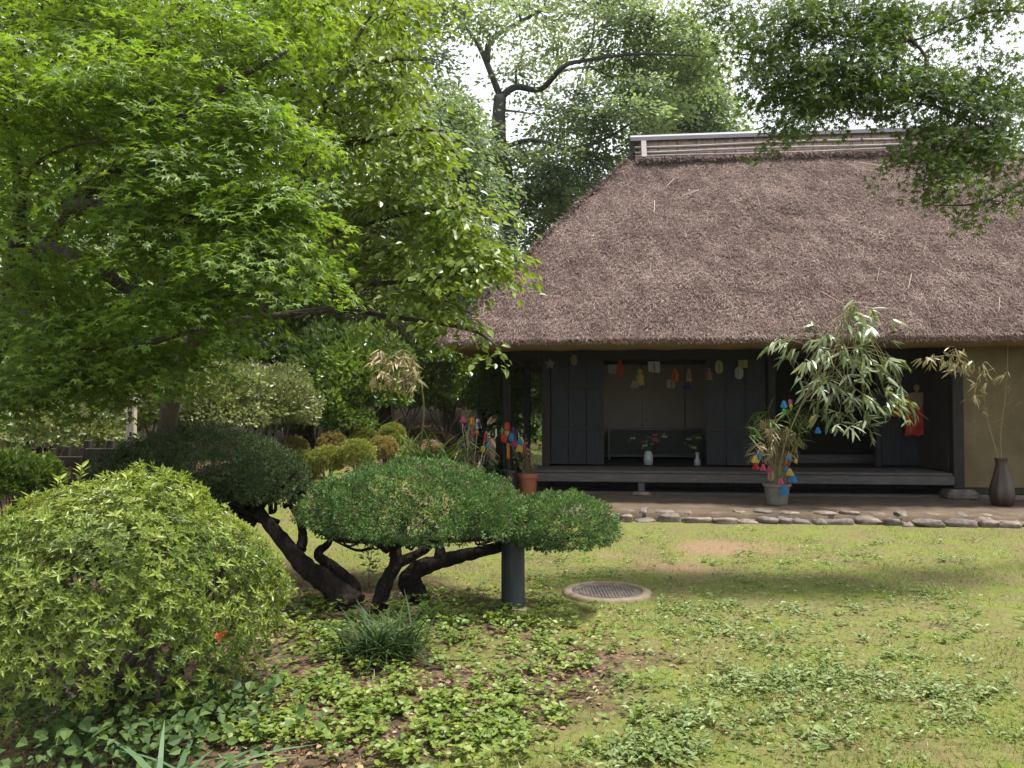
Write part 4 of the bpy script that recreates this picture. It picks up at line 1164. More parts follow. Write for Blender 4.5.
# loose shrubs of the understorey
px_shrub('azalea_shrub', 'pale grey green azalea shrub on the bank above the dark clipped yew', 'shrub', 205, 412, 10.6, 62, 42, 0.8, 9000, 0.07, 'azalea_pale', 320, bump=0.22)
px_shrub('azalea_shrub', 'loose olive azalea shrub left of the clipped balls on the bank', 'shrub', 268, 412, 11.6, 50, 44, 0.8, 8000, 0.065, 'azalea_pale', 321, bump=0.22)
px_shrub('azalea_shrub', 'pale leafy azalea shrub behind the wooden fence at left', 'shrub', 62, 436, 9.6, 66, 30, 0.7, 8000, 0.06, 'azalea_pale', 322, bump=0.22)
px_shrub('evergreen_shrub', 'glossy green evergreen shrub rising behind the clipped balls', 'shrub', 350, 388, 14.0, 62, 62, 1.2, 13000, 0.085, 'camellia', 323, bump=0.25)
px_shrub('evergreen_shrub', 'dark evergreen shrub under the left roof corner', 'shrub', 452, 392, 17.2, 60, 60, 1.3, 12000, 0.085, 'camellia', 324, bump=0.25)
px_shrub('evergreen_shrub', 'broad evergreen shrub high on the bank under the bare twigs', 'shrub', 285, 345, 15.0, 85, 60, 1.3, 14000, 0.09, 'camellia', 325, bump=0.25)
px_shrub('evergreen_shrub', 'mid green shrub behind the pale azalea at the maple foot', 'shrub', 150, 380, 12.5, 75, 60, 1.0, 10000, 0.08, 'forest', 326, bump=0.25)
px_shrub('evergreen_shrub', 'shaded shrub deep behind the fence at the far left', 'shrub', 20, 420, 11.5, 90, 55, 1.0, 10000, 0.08, 'forest', 327, bump=0.25)
px_shrub('evergreen_shrub', 'green shrub seen between the posts at the left end of the veranda', 'shrub', 518, 400, 21.0, 40, 45, 1.0, 8000, 0.10, 'camellia', 328, bump=0.25)
px_shrub('evergreen_shrub', 'bright evergreen shrub beneath the broadleaf tree crown', 'shrub', 405, 350, 16.0, 60, 45, 1.2, 10000, 0.085, 'camellia', 329, bump=0.25)

px_shrub('evergreen_shrub', 'leafy evergreen shrub just behind the rusty clipped balls', 'shrub', 318, 418, 13.2, 55, 34, 0.8, 9000, 0.075, 'camellia', 330, bump=0.25)

px_shrub('evergreen_shrub', 'dark leafy shrub in front of the fence at the left edge', 'shrub', 8, 482, 7.7, 46, 30, 0.4, 6000, 0.055, 'forest', 332, bump=0.25)

# --- big azalea in the foreground
rng = np.random.RandomState(400)
AC = np.array([-2.10, 4.25, 0.49]); AR = np.array([0.84, 0.80, 0.69])
az = thing('azalea_bush', 'large rounded azalea bush with light green whorled leaves in the left foreground', 'shrub', (AC[0], AC[1], 0.0))
nr = 12500
d = rand_dirs(rng, nr * 2); d = d[d[:, 2] > -0.62][:nr]
f = 1 - 0.34 * rng.rand(len(d)) ** 2.0 + 0.075 * vnoise(d * 2.7, 3, 3) + 0.03 * vnoise(d * 9, 4, 2)
gap = np.clip(1.1 - 1.5 * np.clip(vnoise(d * 5.5, 71, 3), 0, 1), 0.25, 1)
keep = (rng.rand(len(d)) < gap) & (rng.rand(len(d)) < np.clip(1.15 + 2.3 * d[:, 2], 0.05, 1))
dd = d[keep]; f = f[keep]
cen = AC + dd * AR * f[:, None]
axis = norm(dd / AR + np.array([0, 0, 0.55]) + rng.normal(size=dd.shape) * 0.3)
tone = np.clip(0.5 + 0.35 * vnoise(cen * 6, 9, 3) + rng.normal(size=len(cen)) * 0.16, 0, 1)
rsz = rng.uniform(0.6, 1.25, len(cen))
Ps, Ts, Ns, Ss, Rs = [], [], [], [], []
for w in range(8):
    a = w * 2.4 + rng.rand(len(cen)) * 0.6
    ref = norm(np.cross(axis, np.array([0.3, 0.9, 0.1]))); ref2 = np.cross(axis, ref)
    opn = 0.9 if w < 5 else 0.35
    T = ref * np.cos(a)[:, None] + ref2 * np.sin(a)[:, None]
    Ts.append(T * opn + axis * (0.35 if w < 5 else 0.9) + rng.normal(size=T.shape) * 0.12); Ns.append(axis * 1.0 - T * 0.4)
    Ps.append(cen + axis * (0.006 if w < 5 else 0.014)); Ss.append(rsz * rng.uniform(0.021, 0.045, len(cen)) * (1 if w < 5 else 0.75)); Rs.append(np.clip(tone + rng.normal(size=len(cen)) * .1 + (0 if w < 5 else 0.15), 0, 1))
leaf_object('foliage', np.concatenate(Ps), np.concatenate(Ts), np.concatenate(Ns), np.concatenate(Ss), tmpl_ovate(0.165, 0.06, 0.09), M['azalea'], rng, az, rnd=np.concatenate(Rs))
sb = MB()
for i in range(26):
    a = rng.rand() * 6.28; dist = rng.uniform(0.25, 0.85)
    e = AC + np.array([math.cos(a) * AR[0] * dist, math.sin(a) * AR[1] * dist, AR[2] * rng.uniform(-0.1, 0.6)])
    s = np.array([AC[0] + rng.normal() * 0.16, AC[1] + rng.normal() * 0.16, -0.03])
    limb(sb, [s, (s + e) / 2 + np.array([0, 0, -.05]) + rng.normal(size=3) * 0.05, e], [0.016, 0.006], 6, 4, 0.06, i)
    bare_twigs(sb, rng, (s + e) / 2, e - s, np.linalg.norm(e - s) * 0.33, 0.006, 2, 0.3, 4)
sb.build('stems', M['twig'], az)
# a few long new shoots standing proud of the top, and one red leaf cluster
for (px, py) in [(82, 466), (128, 474), (60, 478), (150, 482), (30, 496), (195, 494)]:
    Ps, Ts, Ns, Ss = [], [], [], []
    p = at(px, py, 4.2); b0 = p - np.array([0.02, 0, 0.13])
    for w in range(14):
        a = w * 2.4; t = 0.35 + 0.65 * w / 13
        Ps.append(b0 + (p - b0) * t); Ts.append([math.cos(a), math.sin(a), 0.5 + t * 0.4]); Ns.append([0.1, 0, 1]); Ss.append(rng.uniform(0.04, 0.062))
    so = leaf_object('new_shoot', np.array(Ps), np.array(Ts), np.array(Ns), np.array(Ss), tmpl_ovate(0.19, 0.05, 0.07), M['azalea'], rng, az, rnd=np.full(len(Ps), 0.85))
    sh = MB(); sh.tube([b0, p], [0.004, 0.002], 5); sh.build('shoot_stem', M['twig'], so)
p = at(222, 636, 3.55)
leaf_object('red_leaves', p + rng.normal(size=(9, 3)) * 0.012, rng.normal(size=(9, 3)), rng.normal(size=(9, 3)) + np.array([0, -1, .5]), np.full(9, 0.034), OV, M['red_leaf'], rng, az)

# ================================================================== CLOUD-PRUNED YEWS
def pads_object(rng, pads, mat, root, size=0.03):
    arr = [pad_leaves(rng, n, c, r, 500 + i, size=size) for i, (c, r, n) in enumerate(pads)]
    leaf_object('foliage', *[np.concatenate([a[j] for a in arr]) for j in range(4)], tmpl_rhomb(0.2), M[mat], rng, root, rnd=np.concatenate([a[4] for a in arr]))

rng = np.random.RandomState(501)
bL = np.array([*on_ground(345, 612), 0.0])
yl = thing('clipped_yew', 'cloud-pruned yew with thick leaning trunk and dark shaded leaf pad at left', 'tree', bL)
Yl = bL[1]
tb = MB()
limb(tb, [bL + np.array([0.05, 0, -.06]), at(335, 590, Yl), at(305, 567, Yl), at(282, 540, Yl + .1), at(262, 515, Yl + .2), at(240, 480, Yl + .3)], [0.115, 0.09, 0.068, 0.055, 0.046, 0.035], 12, 6, 0.14, 5)
limb(tb, [at(352, 598, Yl + .05), at(353, 585, Yl + .1), at(330, 565, Yl + .15), at(318, 553, Yl + .2), at(330, 540, Yl + .3), at(318, 520, Yl + .3)], [0.07, 0.055, 0.045, 0.035, 0.025, 0.015], 10, 6, 0.14, 6)
limb(tb, [at(352, 606, Yl - .02), at(348, 600, Yl), at(340, 585, Yl + .02)], [0.12, 0.10, 0.05], 10, 4, 0.18, 7)
limb(tb, [at(300, 550, Yl + .1), at(303, 538, Yl + .15), at(300, 520, Yl + .2), at(290, 505, Yl + .2)], [0.05, 0.04, 0.03, 0.02], 8, 5, 0.12, 8)
for i in range(36):
    e = at(rng.uniform(130, 305), rng.uniform(470, 505), Yl + rng.uniform(-.2, .8))
    s = at(rng.uniform(245, 285), rng.uniform(492, 525), Yl + 0.2)
    limb(tb, [s, (s + e) / 2 + rng.normal(size=3) * 0.06, e], [0.022, 0.008], 6, 4, 0.1, i)
tb.build('trunk', M['yew_bark'], yl, smooth=True)
pads_object(rng, [(at(205, 478, Yl + .45), (0.76, 0.66, 0.42), 46000), (at(268, 484, Yl + .15), (0.32, 0.38, 0.30), 12000), (at(140, 476, Yl + .5), (0.38, 0.4, 0.26), 10000)], 'yew_shaded', yl, 0.024)

rng = np.random.RandomState(502)
bR = np.array([*on_ground(400, 610), 0.0])
yr = thing('clipped_yew', 'cloud-pruned yew with two twisted trunks under broad bright domed pads in the middle', 'tree', bR)
Yr = bR[1]
tb = MB()
b1 = np.array([*on_ground(376, 617), -0.05]); b2 = np.array([*on_ground(418, 608), -0.05])
limb(tb, [b1, at(380, 600, b1[1]), at(388, 578, b1[1] + .02), at(396, 562, b1[1] + .05), at(395, 548, b1[1] + .05), at(402, 532, b1[1] + .1), at(405, 515, b1[1] + .1)], [0.075, 0.06, 0.05, 0.05, 0.045, 0.035, 0.025], 12, 6, 0.16, 9)
limb(tb, [at(396, 563, b1[1] + .05), at(415, 555, b1[1] + .1), at(430, 545, b1[1] + .1), at(436, 528, b1[1] + .1)], [0.045, 0.035, 0.03, 0.02], 9, 5, 0.12, 10)
limb(tb, [b2, at(418, 596, b2[1]), at(409, 583, b2[1] - .03), at(416, 570, b2[1] - .05), at(436, 563, b2[1] - .02), at(460, 556, b2[1]), at(490, 550, b2[1] - .02), at(530, 541, b2[1]), at(575, 536, b2[1])], [0.085, 0.075, 0.085, 0.07, 0.06, 0.05, 0.04, 0.03, 0.012], 12, 6, 0.15, 11)
limb(tb, [at(436, 563, b2[1] - .02), at(440, 550, b2[1]), at(432, 535, b2[1] + .1), at(425, 520, b2[1] + .1)], [0.045, 0.04, 0.03, 0.02], 9, 5, 0.12, 12)
limb(tb, [at(388, 550, b1[1]), at(370, 540, b1[1] - .1), at(340, 540, b1[1] - .1), at(315, 530, b1[1])], [0.03, 0.024, 0.018, 0.01], 8, 5, 0.12, 13)
limb(tb, [at(395, 545, b1[1]), at(420, 540, b1[1] - .2), at(460, 540, b1[1] - .25), at(500, 538, b1[1] - .2)], [0.03, 0.024, 0.018, 0.01], 8, 5, 0.12, 14)
for i in range(80):
    px = rng.uniform(310, 605)
    e = at(px, rng.uniform(515, 540) if px < 510 else rng.uniform(525, 545), Yr + rng.uniform(-.35, .6))
    s = at(px * 0.4 + 0.6 * (400 if px < 460 else 520), rng.uniform(538, 550), Yr + rng.uniform(-.1, .2))
    limb(tb, [s, s + (e - s) * .33 + rng.normal(size=3) * 0.035, s + (e - s) * .66 + rng.normal(size=3) * 0.035, e], [rng.uniform(.007, .016), 0.004], 6, 4, 0.1, 60 + i)
tb.build('trunk', M['yew_bark'], yr, smooth=True)
pads_object(rng, [(at(418, 514, Yr + .1), (0.85, 0.72, 0.415), 62000), (at(335, 512, Yr + .1), (0.30, 0.36, 0.23), 10000), (at(492, 520, Yr - .1), (0.30, 0.4, 0.25), 9000), (at(562, 529, Yr - .05), (0.44, 0.42, 0.275), 24000)], 'yew', yr, 0.023)

# support post
pX, pY = on_ground(513, 611)
sp = thing('support_post', 'round slate blue post propping the right leaf pad of the clipped yew', 'post', (pX, pY, 0))
pm = MB(); pm.lathe([(0.088, 0.03), (0.090, 0.035), (0.090, 0.60), (0.085, 0.607)], (pX, pY, 0), 28); pm.build('pole', M['post_paint'], sp, smooth=False)
pm = MB(); pm.lathe([(0.12, -0.03), (0.115, 0.02), (0.10, 0.034), (0.087, 0.036)], (pX, pY, 0), 24); pm.build('base', M['concrete'], sp)

# manhole
mX, mY = on_ground(607, 594)
mh = thing('drain_cover', 'round rusty drain cover in a concrete ring set in the lawn', 'drain cover', (mX, mY, 0))
pm = MB()
seg = 40
prof = [(0.375, -0.05), (0.37, 0.022), (0.35, 0.034), (0.30, 0.036), (0.292, 0.02), (0.292, -0.02)]
V = [(mX + r_ * (1 + 0.015 * math.sin(j * 2.1)) * math.cos(2 * math.pi * j / seg), mY + r_ * math.sin(2 * math.pi * j / seg), z) for (r_, z) in prof for j in range(seg)]
pm.add(V, [(i * seg + j, i * seg + (j + 1) % seg, (i + 1) * seg + (j + 1) % seg, (i + 1) * seg + j) for i in range(5) for j in range(seg)])
pm.build('ring', M['concrete'], mh, smooth=True)
pm = MB()
pm.lathe([(0.286, -0.02), (0.286, 0.022), (0.275, 0.026), (0.262, 0.022)], (mX, mY, 0), 40)
for i in range(-9, 10):
    for j in range(-9, 10):
        x, y = i * 0.028, j * 0.028
        if x * x + y * y < 0.245 ** 2:
            pm.bevbox((mX + x - 0.009, mY + y - 0.009, 0.020), (mX + x + 0.009, mY + y + 0.009, 0.029), 0.003)
pm.build('cover', M['iron'], mh)

# ================================================================== FENCE AND STAKE
fx0, fx1, fY = float(at(-30, 450, 8.4)[0]), float(at(128, 450, 8.9)[0]), 8.6
fence = thing('wooden_fence', 'low weathered wooden fence of posts and planks behind the azalea at left', 'fence', ((fx0 + fx1) / 2, fY, 0))
def fz(x, y): return float(ground_z(np.array([x]), np.array([y]))[0])
for (px, top, w) in [(-20, 452, .10), (18, 478, 0.09), (53, 448, .045), (68, 446, 0.055), (88, 440, 0.07), (111, 440, 0.07), (131, 452, .06)]:
    x, y, z = at(px, top, fY)
    pm = MB(); pm.bevbox((x - w / 2, y - w / 2, -0.1), (x + w / 2, y + w / 2, z), 0.01); pm.build('post', M['fence_wood'], fence)
for (pa, pb_, top, hgt, dy) in [(88, 140, 448, 0.16, -0.05), (-30, 86, 456, 0.10, -0.06), (-30, 86, 478, 0.14, -0.05), (88, 140, 472, 0.14, -.055)]:
    a = at(pa, top, fY); b = at(pb_, top, fY)
    pm = MB(); pm.bevbox((a[0], fY + dy - 0.02, a[2] - hgt), (b[0], fY + dy + 0.01, a[2]), 0.008); pm.build('rail', M['fence_wood'], fence)

x, y, zt = at(132, 393, 8.9); zb = 0.0
stake = thing('name_stake', 'pale square wooden stake with dark handwritten characters behind the fence', 'sign', (x, y, 0))
pm = MB(); pm.bevbox((x - 0.045, y - 0.04, -0.1), (x + 0.045, y + 0.04, zt), 0.006); pm.build('stake', M['pale_wood'], stake)
im = MB()
def strokes(zc, s, lst):
    for (ax, az_, bx2, bz) in lst:
        a = np.array([ax, az_]) * s; b = np.array([bx2, bz]) * s
        dvec = (b - a) / (np.linalg.norm(b - a) + 1e-9); nn = np.array([-dvec[1], dvec[0]]) * 0.0055
        q = [a + nn, a - nn, b - nn, b + nn]
        V = [(x + p[0], y - 0.0405, zc + p[1]) for p in q] + [(x + p[0], y - 0.0425, zc + p[1]) for p in q]
        im.add(V, [(4, 5, 6, 7), (0, 4, 7, 3), (1, 2, 6, 5), (0, 1, 5, 4), (3, 7, 6, 2)])
per = F / y
for (py, glyph) in [(397, [(-1, .5, 1, .5), (0, 1, -.6, -1), (0, .2, .8, -1)]), (402, [(-.8, .8, .8, .8), (0, .8, 0, -1), (-.9, -.9, .9, -.9)]), (408, [(-.9, .4, .9, .4), (-.5, 1, -.6, -.9), (.5, 1, .5, -1)]),
                    (413, [(-1, .4, 1, .4), (-1, -.3, 1, -.3), (-.4, 1, -.5, -1), (.4, 1, .4, -1)]), (419, [(0, 1, -.7, .2), (-.7, .2, .8, .2), (-.6, -.2, .6, -.2), (-.6, -.2, -.6, -1), (.6, -.2, .6, -1), (-.6, -1, .6, -1)]),
                    (422, [(-.6, .6, .6, .6), (0, .6, 0, -.8)]), (434, [(.1, .9, .2, -.9), (.6, .9, .7, -.9)]), (438, [(-.8, .6, -.2, -.8), (-.2, .6, -.8, -.8), (.3, .7, .4, -.7)])]:
    strokes(1.55 + (409 - py) / per, 0.026, glyph)
im.build('writing', M['ink'], stake)

# ================================================================== POTS, BAMBOO, ORNAMENTS
def bamboo_fan(rng, p, d, n, L, Ps, Ts, Ns, Ss, fall=0.6):
    for i in range(n):
        a = rng.normal(size=3) * 0.6
        T = norm(np.asarray(d) + a) ; T[2] -= fall * rng.uniform(0.3, 1.3)
        Ps.append(np.asarray(p) + rng.normal(size=3) * 0.015); Ts.append(T); Ns.append(np.array([0, -0.35, 1.0]) + rng.normal(size=3) * 0.5); Ss.append(L * rng.uniform(0.6, 1.25))

def on_terrace(px, v):
    u = hu(px, v); return np.array(H(u, v, 0.125))

# bamboo bough in grey pot
rng = np.random.RandomState(601)
pp = on_terrace(776, -1.05)
pot = thing('flower_pot', 'grey rimmed flower pot holding bamboo and paper garlands on the terrace', 'flower pot', pp)
pm = MB(); pm.lathe([(0.135, 0.0), (0.145, 0.02), (0.185, 0.27), (0.205, 0.275), (0.205, 0.315), (0.18, 0.315), (0.17, 0.25)], pp, 24); pm.build('body', M['grey_pot'], pot, smooth=False)
pm = MB(); pm.lathe([(0.172, 0.255), (0.168, 0.262), (0.0, 0.266)], pp, 20); pm.build('soil', M['dirt'], pot)
bam = thing('bamboo_bough', 'tall arching bamboo bough with long leaves, many painted sunlit pale, hanging before the veranda', 'bamboo', pp + np.array([0, 0, 0.27]))
PYb = pp[1]
cm = MB()
culm = [pp + np.array([0, 0, 0.2]), at(783, 450, PYb), at(806, 395, PYb - .1), at(832, 345, PYb - .2), at(848, 312, PYb - .3), at(856, 303, PYb - .4)]
cp = catmull(culm, 8)
cm.tube(cp, [0.016, 0.013, 0.010, 0.004], 7)
for t in range(4, len(cp), 3): cm.tube([cp[t] - [0, 0, .006], cp[t] + [0, 0, .006]], 0.018 * (1 - t / len(cp) * 0.6), 7)
Ps, Ts, Ns, Ss = [], [], [], []
for (px, py, rx, ry, n) in [(855, 318, 16, 14, 8), (880, 325, 20, 12, 8), (845, 345, 30, 14, 16), (800, 352, 26, 12, 10), (820, 365, 34, 14, 20), (860, 372, 30, 16, 18), (885, 380, 22, 14, 12), (840, 395, 34, 14, 20), (815, 395, 16, 14, 8), (880, 400, 20, 16, 12), (860, 415, 28, 14, 12), (830, 420, 24, 12, 12), (845, 432, 22, 8, 6), (895, 415, 16, 12, 8), (870, 345, 20, 14, 7), (910, 410, 10, 10, 4), (780, 350, 8, 5, 3)]:
    for i in range(n):
        p = at(px + rng.normal() * rx * 0.6, py + rng.normal() * ry * 0.6 - 6, PYb - 0.2 + rng.normal() * 0.25)
        s = cp[min(len(cp) - 1, int(rng.uniform(0.35, 1.0) * len(cp)))]
        if i % 2 == 0: cm.tube(catmull([s, (s + p) / 2 + np.array([0, 0, .12]), p], 3), [0.004, 0.002], 4, cap=False)
        out = p - at(835, 380, PYb); out[2] = 0.0
        bamboo_fan(rng, p, norm(out + rng.normal(size=3) * 0.3), rng.randint(4, 7), 0.21, Ps, Ts, Ns, Ss, 0.7)
cm.build('culm', M['culm'], bam, smooth=True)
rn = np.clip(rng.beta(1.6, 1.5, len(Ps)), 0, 1)
leaf_object('leaves', np.array(Ps), np.array(Ts), np.array(Ns), np.array(Ss), tmpl_blade(0.085, 0.30), M['bamboo'], rng, bam, rnd=rn)

# dry grass plant in the same pot
dry = thing('dry_bamboo_grass', 'drooping straw-coloured and green bamboo grass growing from the grey pot', 'plant', pp + np.array([0, 0, 0.26]))
Ps, Ts, Ns, Ss = [], [], [], []
sm = MB()
for i in range(46):
    p = at(776 + rng.normal() * 15, rng.uniform(415, 455), PYb + rng.normal() * 0.15)
    s = pp + np.array([rng.normal() * 0.05, rng.normal() * 0.05, 0.25])
    sm.tube(catmull([s, (s + p) / 2 + np.array([0, 0, 0.08]), p], 3), [0.004, 0.002], 4, cap=False)
    bamboo_fan(rng, p, [rng.normal() * .7, rng.normal() * .7, 0.1], 10, 0.17, Ps, Ts, Ns, Ss, 0.9)
sm.build('stems', M['culm'], dry)
leaf_object('leaves', np.array(Ps), np.array(Ts), np.array(Ns), np.array(Ss), tmpl_blade(0.04, 0.5), M['bamboo_dry'], rng, dry)
Ps, Ts, Ns, Ss = [], [], [], []
for i in range(30):
    p = at(778 + rng.normal() * 18, rng.uniform(408, 440), PYb + 0.1 + rng.normal() * 0.12)
    bamboo_fan(rng, p, [rng.normal(), rng.normal(), 0.3], 7, 0.24, Ps, Ts, Ns, Ss, 0.5)
leaf_object('green_leaves', np.array(Ps), np.array(Ts), np.array(Ns), np.array(Ss), tmpl_blade(0.045, 0.4), M['forest'], rng, dry)

# brown vase with dry bamboo at right
vp = on_terrace(1000, -0.80)
vase = thing('floor_vase', 'tall dark brown glazed vase standing on the terrace by the ochre wall', 'vase', vp)
pm = MB(); hV = 0.80 * (vp[1] / 12.2) * 0.92
pr = [(0.115, 0.0), (0.145, 0.02), (0.168, 0.14), (0.155, 0.28), (0.115, 0.42), (0.085, 0.55), (0.075, 0.63), (0.085, 0.68), (0.095, 0.70), (0.078, 0.70), (0.065, 0.62)]
seg = 32; V = []
for (r_, z) in pr:
    for j in range(seg):
        a = 2 * math.pi * j / seg; rr2 = r_ * (1 + (0.05 * math.cos(8 * a) if 0.02 < z < 0.6 else 0))
        V.append((vp[0] + rr2 * math.cos(a), vp[1] + rr2 * math.sin(a), vp[2] + z))
pm.add(V, [(i * seg + j, i * seg + (j + 1) % seg, (i + 1) * seg + (j + 1) % seg, (i + 1) * seg + j) for i in range(len(pr) - 1) for j in range(seg)] + [tuple(range(seg - 1, -1, -1))])
pm.build('body', M['brown_glaze'], vase, smooth=True)
rng = np.random.RandomState(602)
db = thing('dry_bamboo_branch', 'withered straw-coloured bamboo branches arching out of the brown vase', 'bamboo', vp + np.array([0, 0, 0.65]))
cm = MB(); Ps, Ts, Ns, Ss = [], [], [], []
VY = vp[1]
s0 = vp + np.array([0, 0, 0.55])
for pts in [[s0, at(993, 440, VY), at(984, 405, VY), at(978, 375, VY - .1), at(960, 356, VY - .3), at(925, 358, VY - .4)], [s0, at(1001, 430, VY), at(1006, 390, VY), at(1008, 345, VY)], [at(984, 405, VY), at(985, 385, VY - .1), at(992, 380, VY - .2)], [at(978, 375, VY - .1), at(985, 362, VY - .2), at(997, 374, VY - .3)]]:
    cm.tube(catmull(pts, 6), [0.008, 0.006, 0.003], 6)
for (px, py, n) in [(926, 360, 3), (938, 358, 4), (950, 358, 5), (960, 360, 5), (968, 364, 4), (976, 372, 4), (986, 374, 3), (996, 376, 2), (982, 386, 3), (975, 395, 2), (955, 366, 3), (945, 362, 3)]:
    for i in range(n):
        p = at(px + rng.normal() * 5, py + rng.normal() * 4, VY - 0.3 + rng.normal() * 0.1)
        bamboo_fan(rng, p, [-0.2 + rng.normal() * .6, rng.normal() * .5, -0.1], 4, 0.17, Ps, Ts, Ns, Ss, 0.9)
leaf_object('leaves', np.array(Ps), np.array(Ts), np.array(Ns), np.array(Ss), tmpl_blade(0.07, 0.3), M['bamboo_dry'], rng, db, rnd=np.clip(rng.rand(len(Ps)) * 0.8, 0, 1))
Ps, Ts, Ns, Ss = [], [], [], []
for i in range(34):
    p = at(rng.uniform(965, 1024), rng.uniform(370, 425), VY + rng.normal() * 0.15)
    bamboo_fan(rng, p, [rng.normal(), rng.normal(), 0], 4, 0.12, Ps, Ts, Ns, Ss, 0.8)
leaf_object('thin_leaves', np.array(Ps), np.array(Ts), np.array(Ns), np.array(Ss), tmpl_blade(0.03, 0.3), M['bamboo_dry'], rng, db, rnd=rng.rand(len(Ps)) * 0.3)
cm.build('culms', M['culm'], db, smooth=True)

# terracotta pot and dark stand by the veranda's left end
rng = np.random.RandomState(603)
tp = on_terrace(528, 0.02)
tpot = thing('flower_pot', 'orange terracotta flower pot with rim at the left end of the veranda', 'flower pot', tp)
pm = MB(); pm.lathe([(0.12, 0.0), (0.13, 0.02), (0.165, 0.27), (0.185, 0.275), (0.185, 0.35), (0.165, 0.35), (0.155, 0.28)], tp, 24); pm.build('body', M['terracotta'], tpot, smooth=False)
pm = MB(); pm.lathe([(0.157, 0.29), (0.15, 0.30), (0.0, 0.31)], tp, 20); pm.build('soil', M['dirt'], tpot)
tpl = thing('potted_twigs', 'sparse dry twigs with a few leaves in the terracotta pot', 'plant', tp + np.array([0, 0, 0.3]))
pm = MB(); Ps, Ts, Ns, Ss = [], [], [], []
for i in range(16):
    s = tp + np.array([rng.normal() * .05, rng.normal() * .05, 0.29]); d = np.array([rng.normal() * .35 - 0.15, rng.normal() * .3, 1.0])
    e = s + d * rng.uniform(0.2, 0.75)
    pm.tube(catmull([s, (s + e) / 2 + rng.normal(size=3) * .02, e], 3), [0.006, 0.003], 5)
    for w in range(5): bamboo_fan(rng, s + (e - s) * rng.uniform(0.3, 1), [rng.normal(), rng.normal(), .2], 2, 0.09, Ps, Ts, Ns, Ss, 0.4)
pm.build('stems', M['culm'], tpl); leaf_object('leaves', np.array(Ps), np.array(Ts), np.array(Ns), np.array(Ss), tmpl_blade(0.07, 0.2), M['bamboo_dry'], rng, tpl)
kp = on_terrace(509, -0.25)
kst = thing('black_planter', 'black cylindrical planter left of the terracotta pot, under bright paper ornaments', 'planter', kp)
pm = MB(); pm.lathe([(0.10, 0.0), (0.115, 0.02), (0.13, 0.38), (0.14, 0.385), (0.14, 0.42), (0.12, 0.42), (0.115, 0.36)], kp, 24); pm.build('body', M['black'], kst)
pm = MB(); pm.tube(catmull([kp + [0, 0, 0.3], at(508, 452, kp[1]), at(506, 425, kp[1])], 4), [0.035, 0.028, 0.012], 8)
pm.build('dark_stem', M['old_wood'], kst)

# paper ornaments -------------------------------------------------------------
def poly_prism(mb, pts2, c, t=0.004, m=0, yaw=0.0):
    c = np.asarray(c, float); n = len(pts2); cy_, sy_ = math.cos(yaw), math.sin(yaw)
    def w(p, d): return (c[0] + p[0] * cy_ - d * sy_, c[1] + p[0] * sy_ + d * cy_, c[2] + p[1])
    V = [w(p, -t) for p in pts2] + [w(p, t) for p in pts2]
    mb.add(V, [tuple(range(n)), tuple(range(2 * n - 1, n - 1, -1))] + [(i, n + i, n + (i + 1) % n, (i + 1) % n) for i in range(n)], m)
SHAPES = {
 'star': [(0.5 * (1 if i % 2 == 0 else 0.45) * math.sin(math.pi * i / 5), 0.5 * (1 if i % 2 == 0 else 0.45) * math.cos(math.pi * i / 5)) for i in range(10)],
 'doll': [(-.12, .5), (.12, .5), (.17, .33), (.10, .2), (.34, .05), (.28, -.05), (.2, -.05), (.3, -.5), (-.3, -.5), (-.2, -.05), (-.28, -.05), (-.34, .05), (-.10, .2), (-.17, .33)],
 'kite': [(0, .5), (.3, .12), (0, -.5), (-.3, .12)],
 'sheet': [(-.42, .32), (.42, .35), (.40, -.33), (-.40, -.30)],
 'strip': [(-.10, .5), (.10, .5), (.13, -.5), (-.09, -.48)],
 'fan': [(-.12, .5), (.12, .5), (.45, -.2), (.22, -.35), (0, -.28), (-.22, -.35), (-.45, -.2)],
 'lantern': [(-.15, .5), (.15, .5), (.34, .28), (.34, -.28), (.15, -.5), (-.15, -.5), (-.34, -.28), (-.34, .28)],
}
def ornament(shape, col, px, py, Y, size, label, group, up=None, yaw=None, fold=True, col2=None, pre='p_'):
    c = at(px, py, Y)
    mb = MB()
    yw = rng.uniform(-0.5, 0.5) if yaw is None else yaw
    pts = [(p[0] * size, p[1] * size) for p in SHAPES[shape]]
    poly_prism(mb, pts, c, 0.003, 0, yw)
    if fold:       # a second leaf of paper crossing the first, as folded ornaments have
        poly_prism(mb, [(p[0] * 0.8, p[1] * 0.72) for p in pts], c + np.array([0, 0, -0.02 * size]), 0.0025, 1 if col2 else 0, yw + 1.25)
    top = c + np.array([0, 0, size * 0.5])
    e = top + np.array([0, 0, up if up else 0.08])
    mb.tube([top - np.array([0, 0, .02]), e], 0.0022, 4, 2)
    o = mb.build('paper_ornament', [M[pre + col], M[pre + (col2 or col)], M['twig']], None, c)
    n_f = len(o.data.polygons)
    return tag(o, label, 'paper ornament', group)
rng = np.random.RandomState(604)
Gb = 'paper ornaments hanging from the lintel'
YL = lambda px: H(hu(px, DV - 0.06), DV - 0.06, 0)[1]
def beam_orn(shape, col, px, py, s_px, label, col2=None):
    Y = YL(px); size = 0.86 * s_px / F * Y; zc = at(px, py, Y)[2]
    return ornament(shape, col, px, py, Y, size, label, Gb, up=max(0.03, zLin + 0.02 - zc - size / 2), col2=col2, yaw=rng.uniform(-.6, .6), pre='q_')
beam_orn('star', 'grey', 550, 364, 14, 'small grey star-like paper ornament over the left dark door', None)
beam_orn('lantern', 'tan', 574, 360, 12, 'faint brown paper lantern hanging above the left dark door')
beam_orn('sheet', 'grey', 613, 369, 15, 'pale grey paper sheet hanging just left of the red doll')
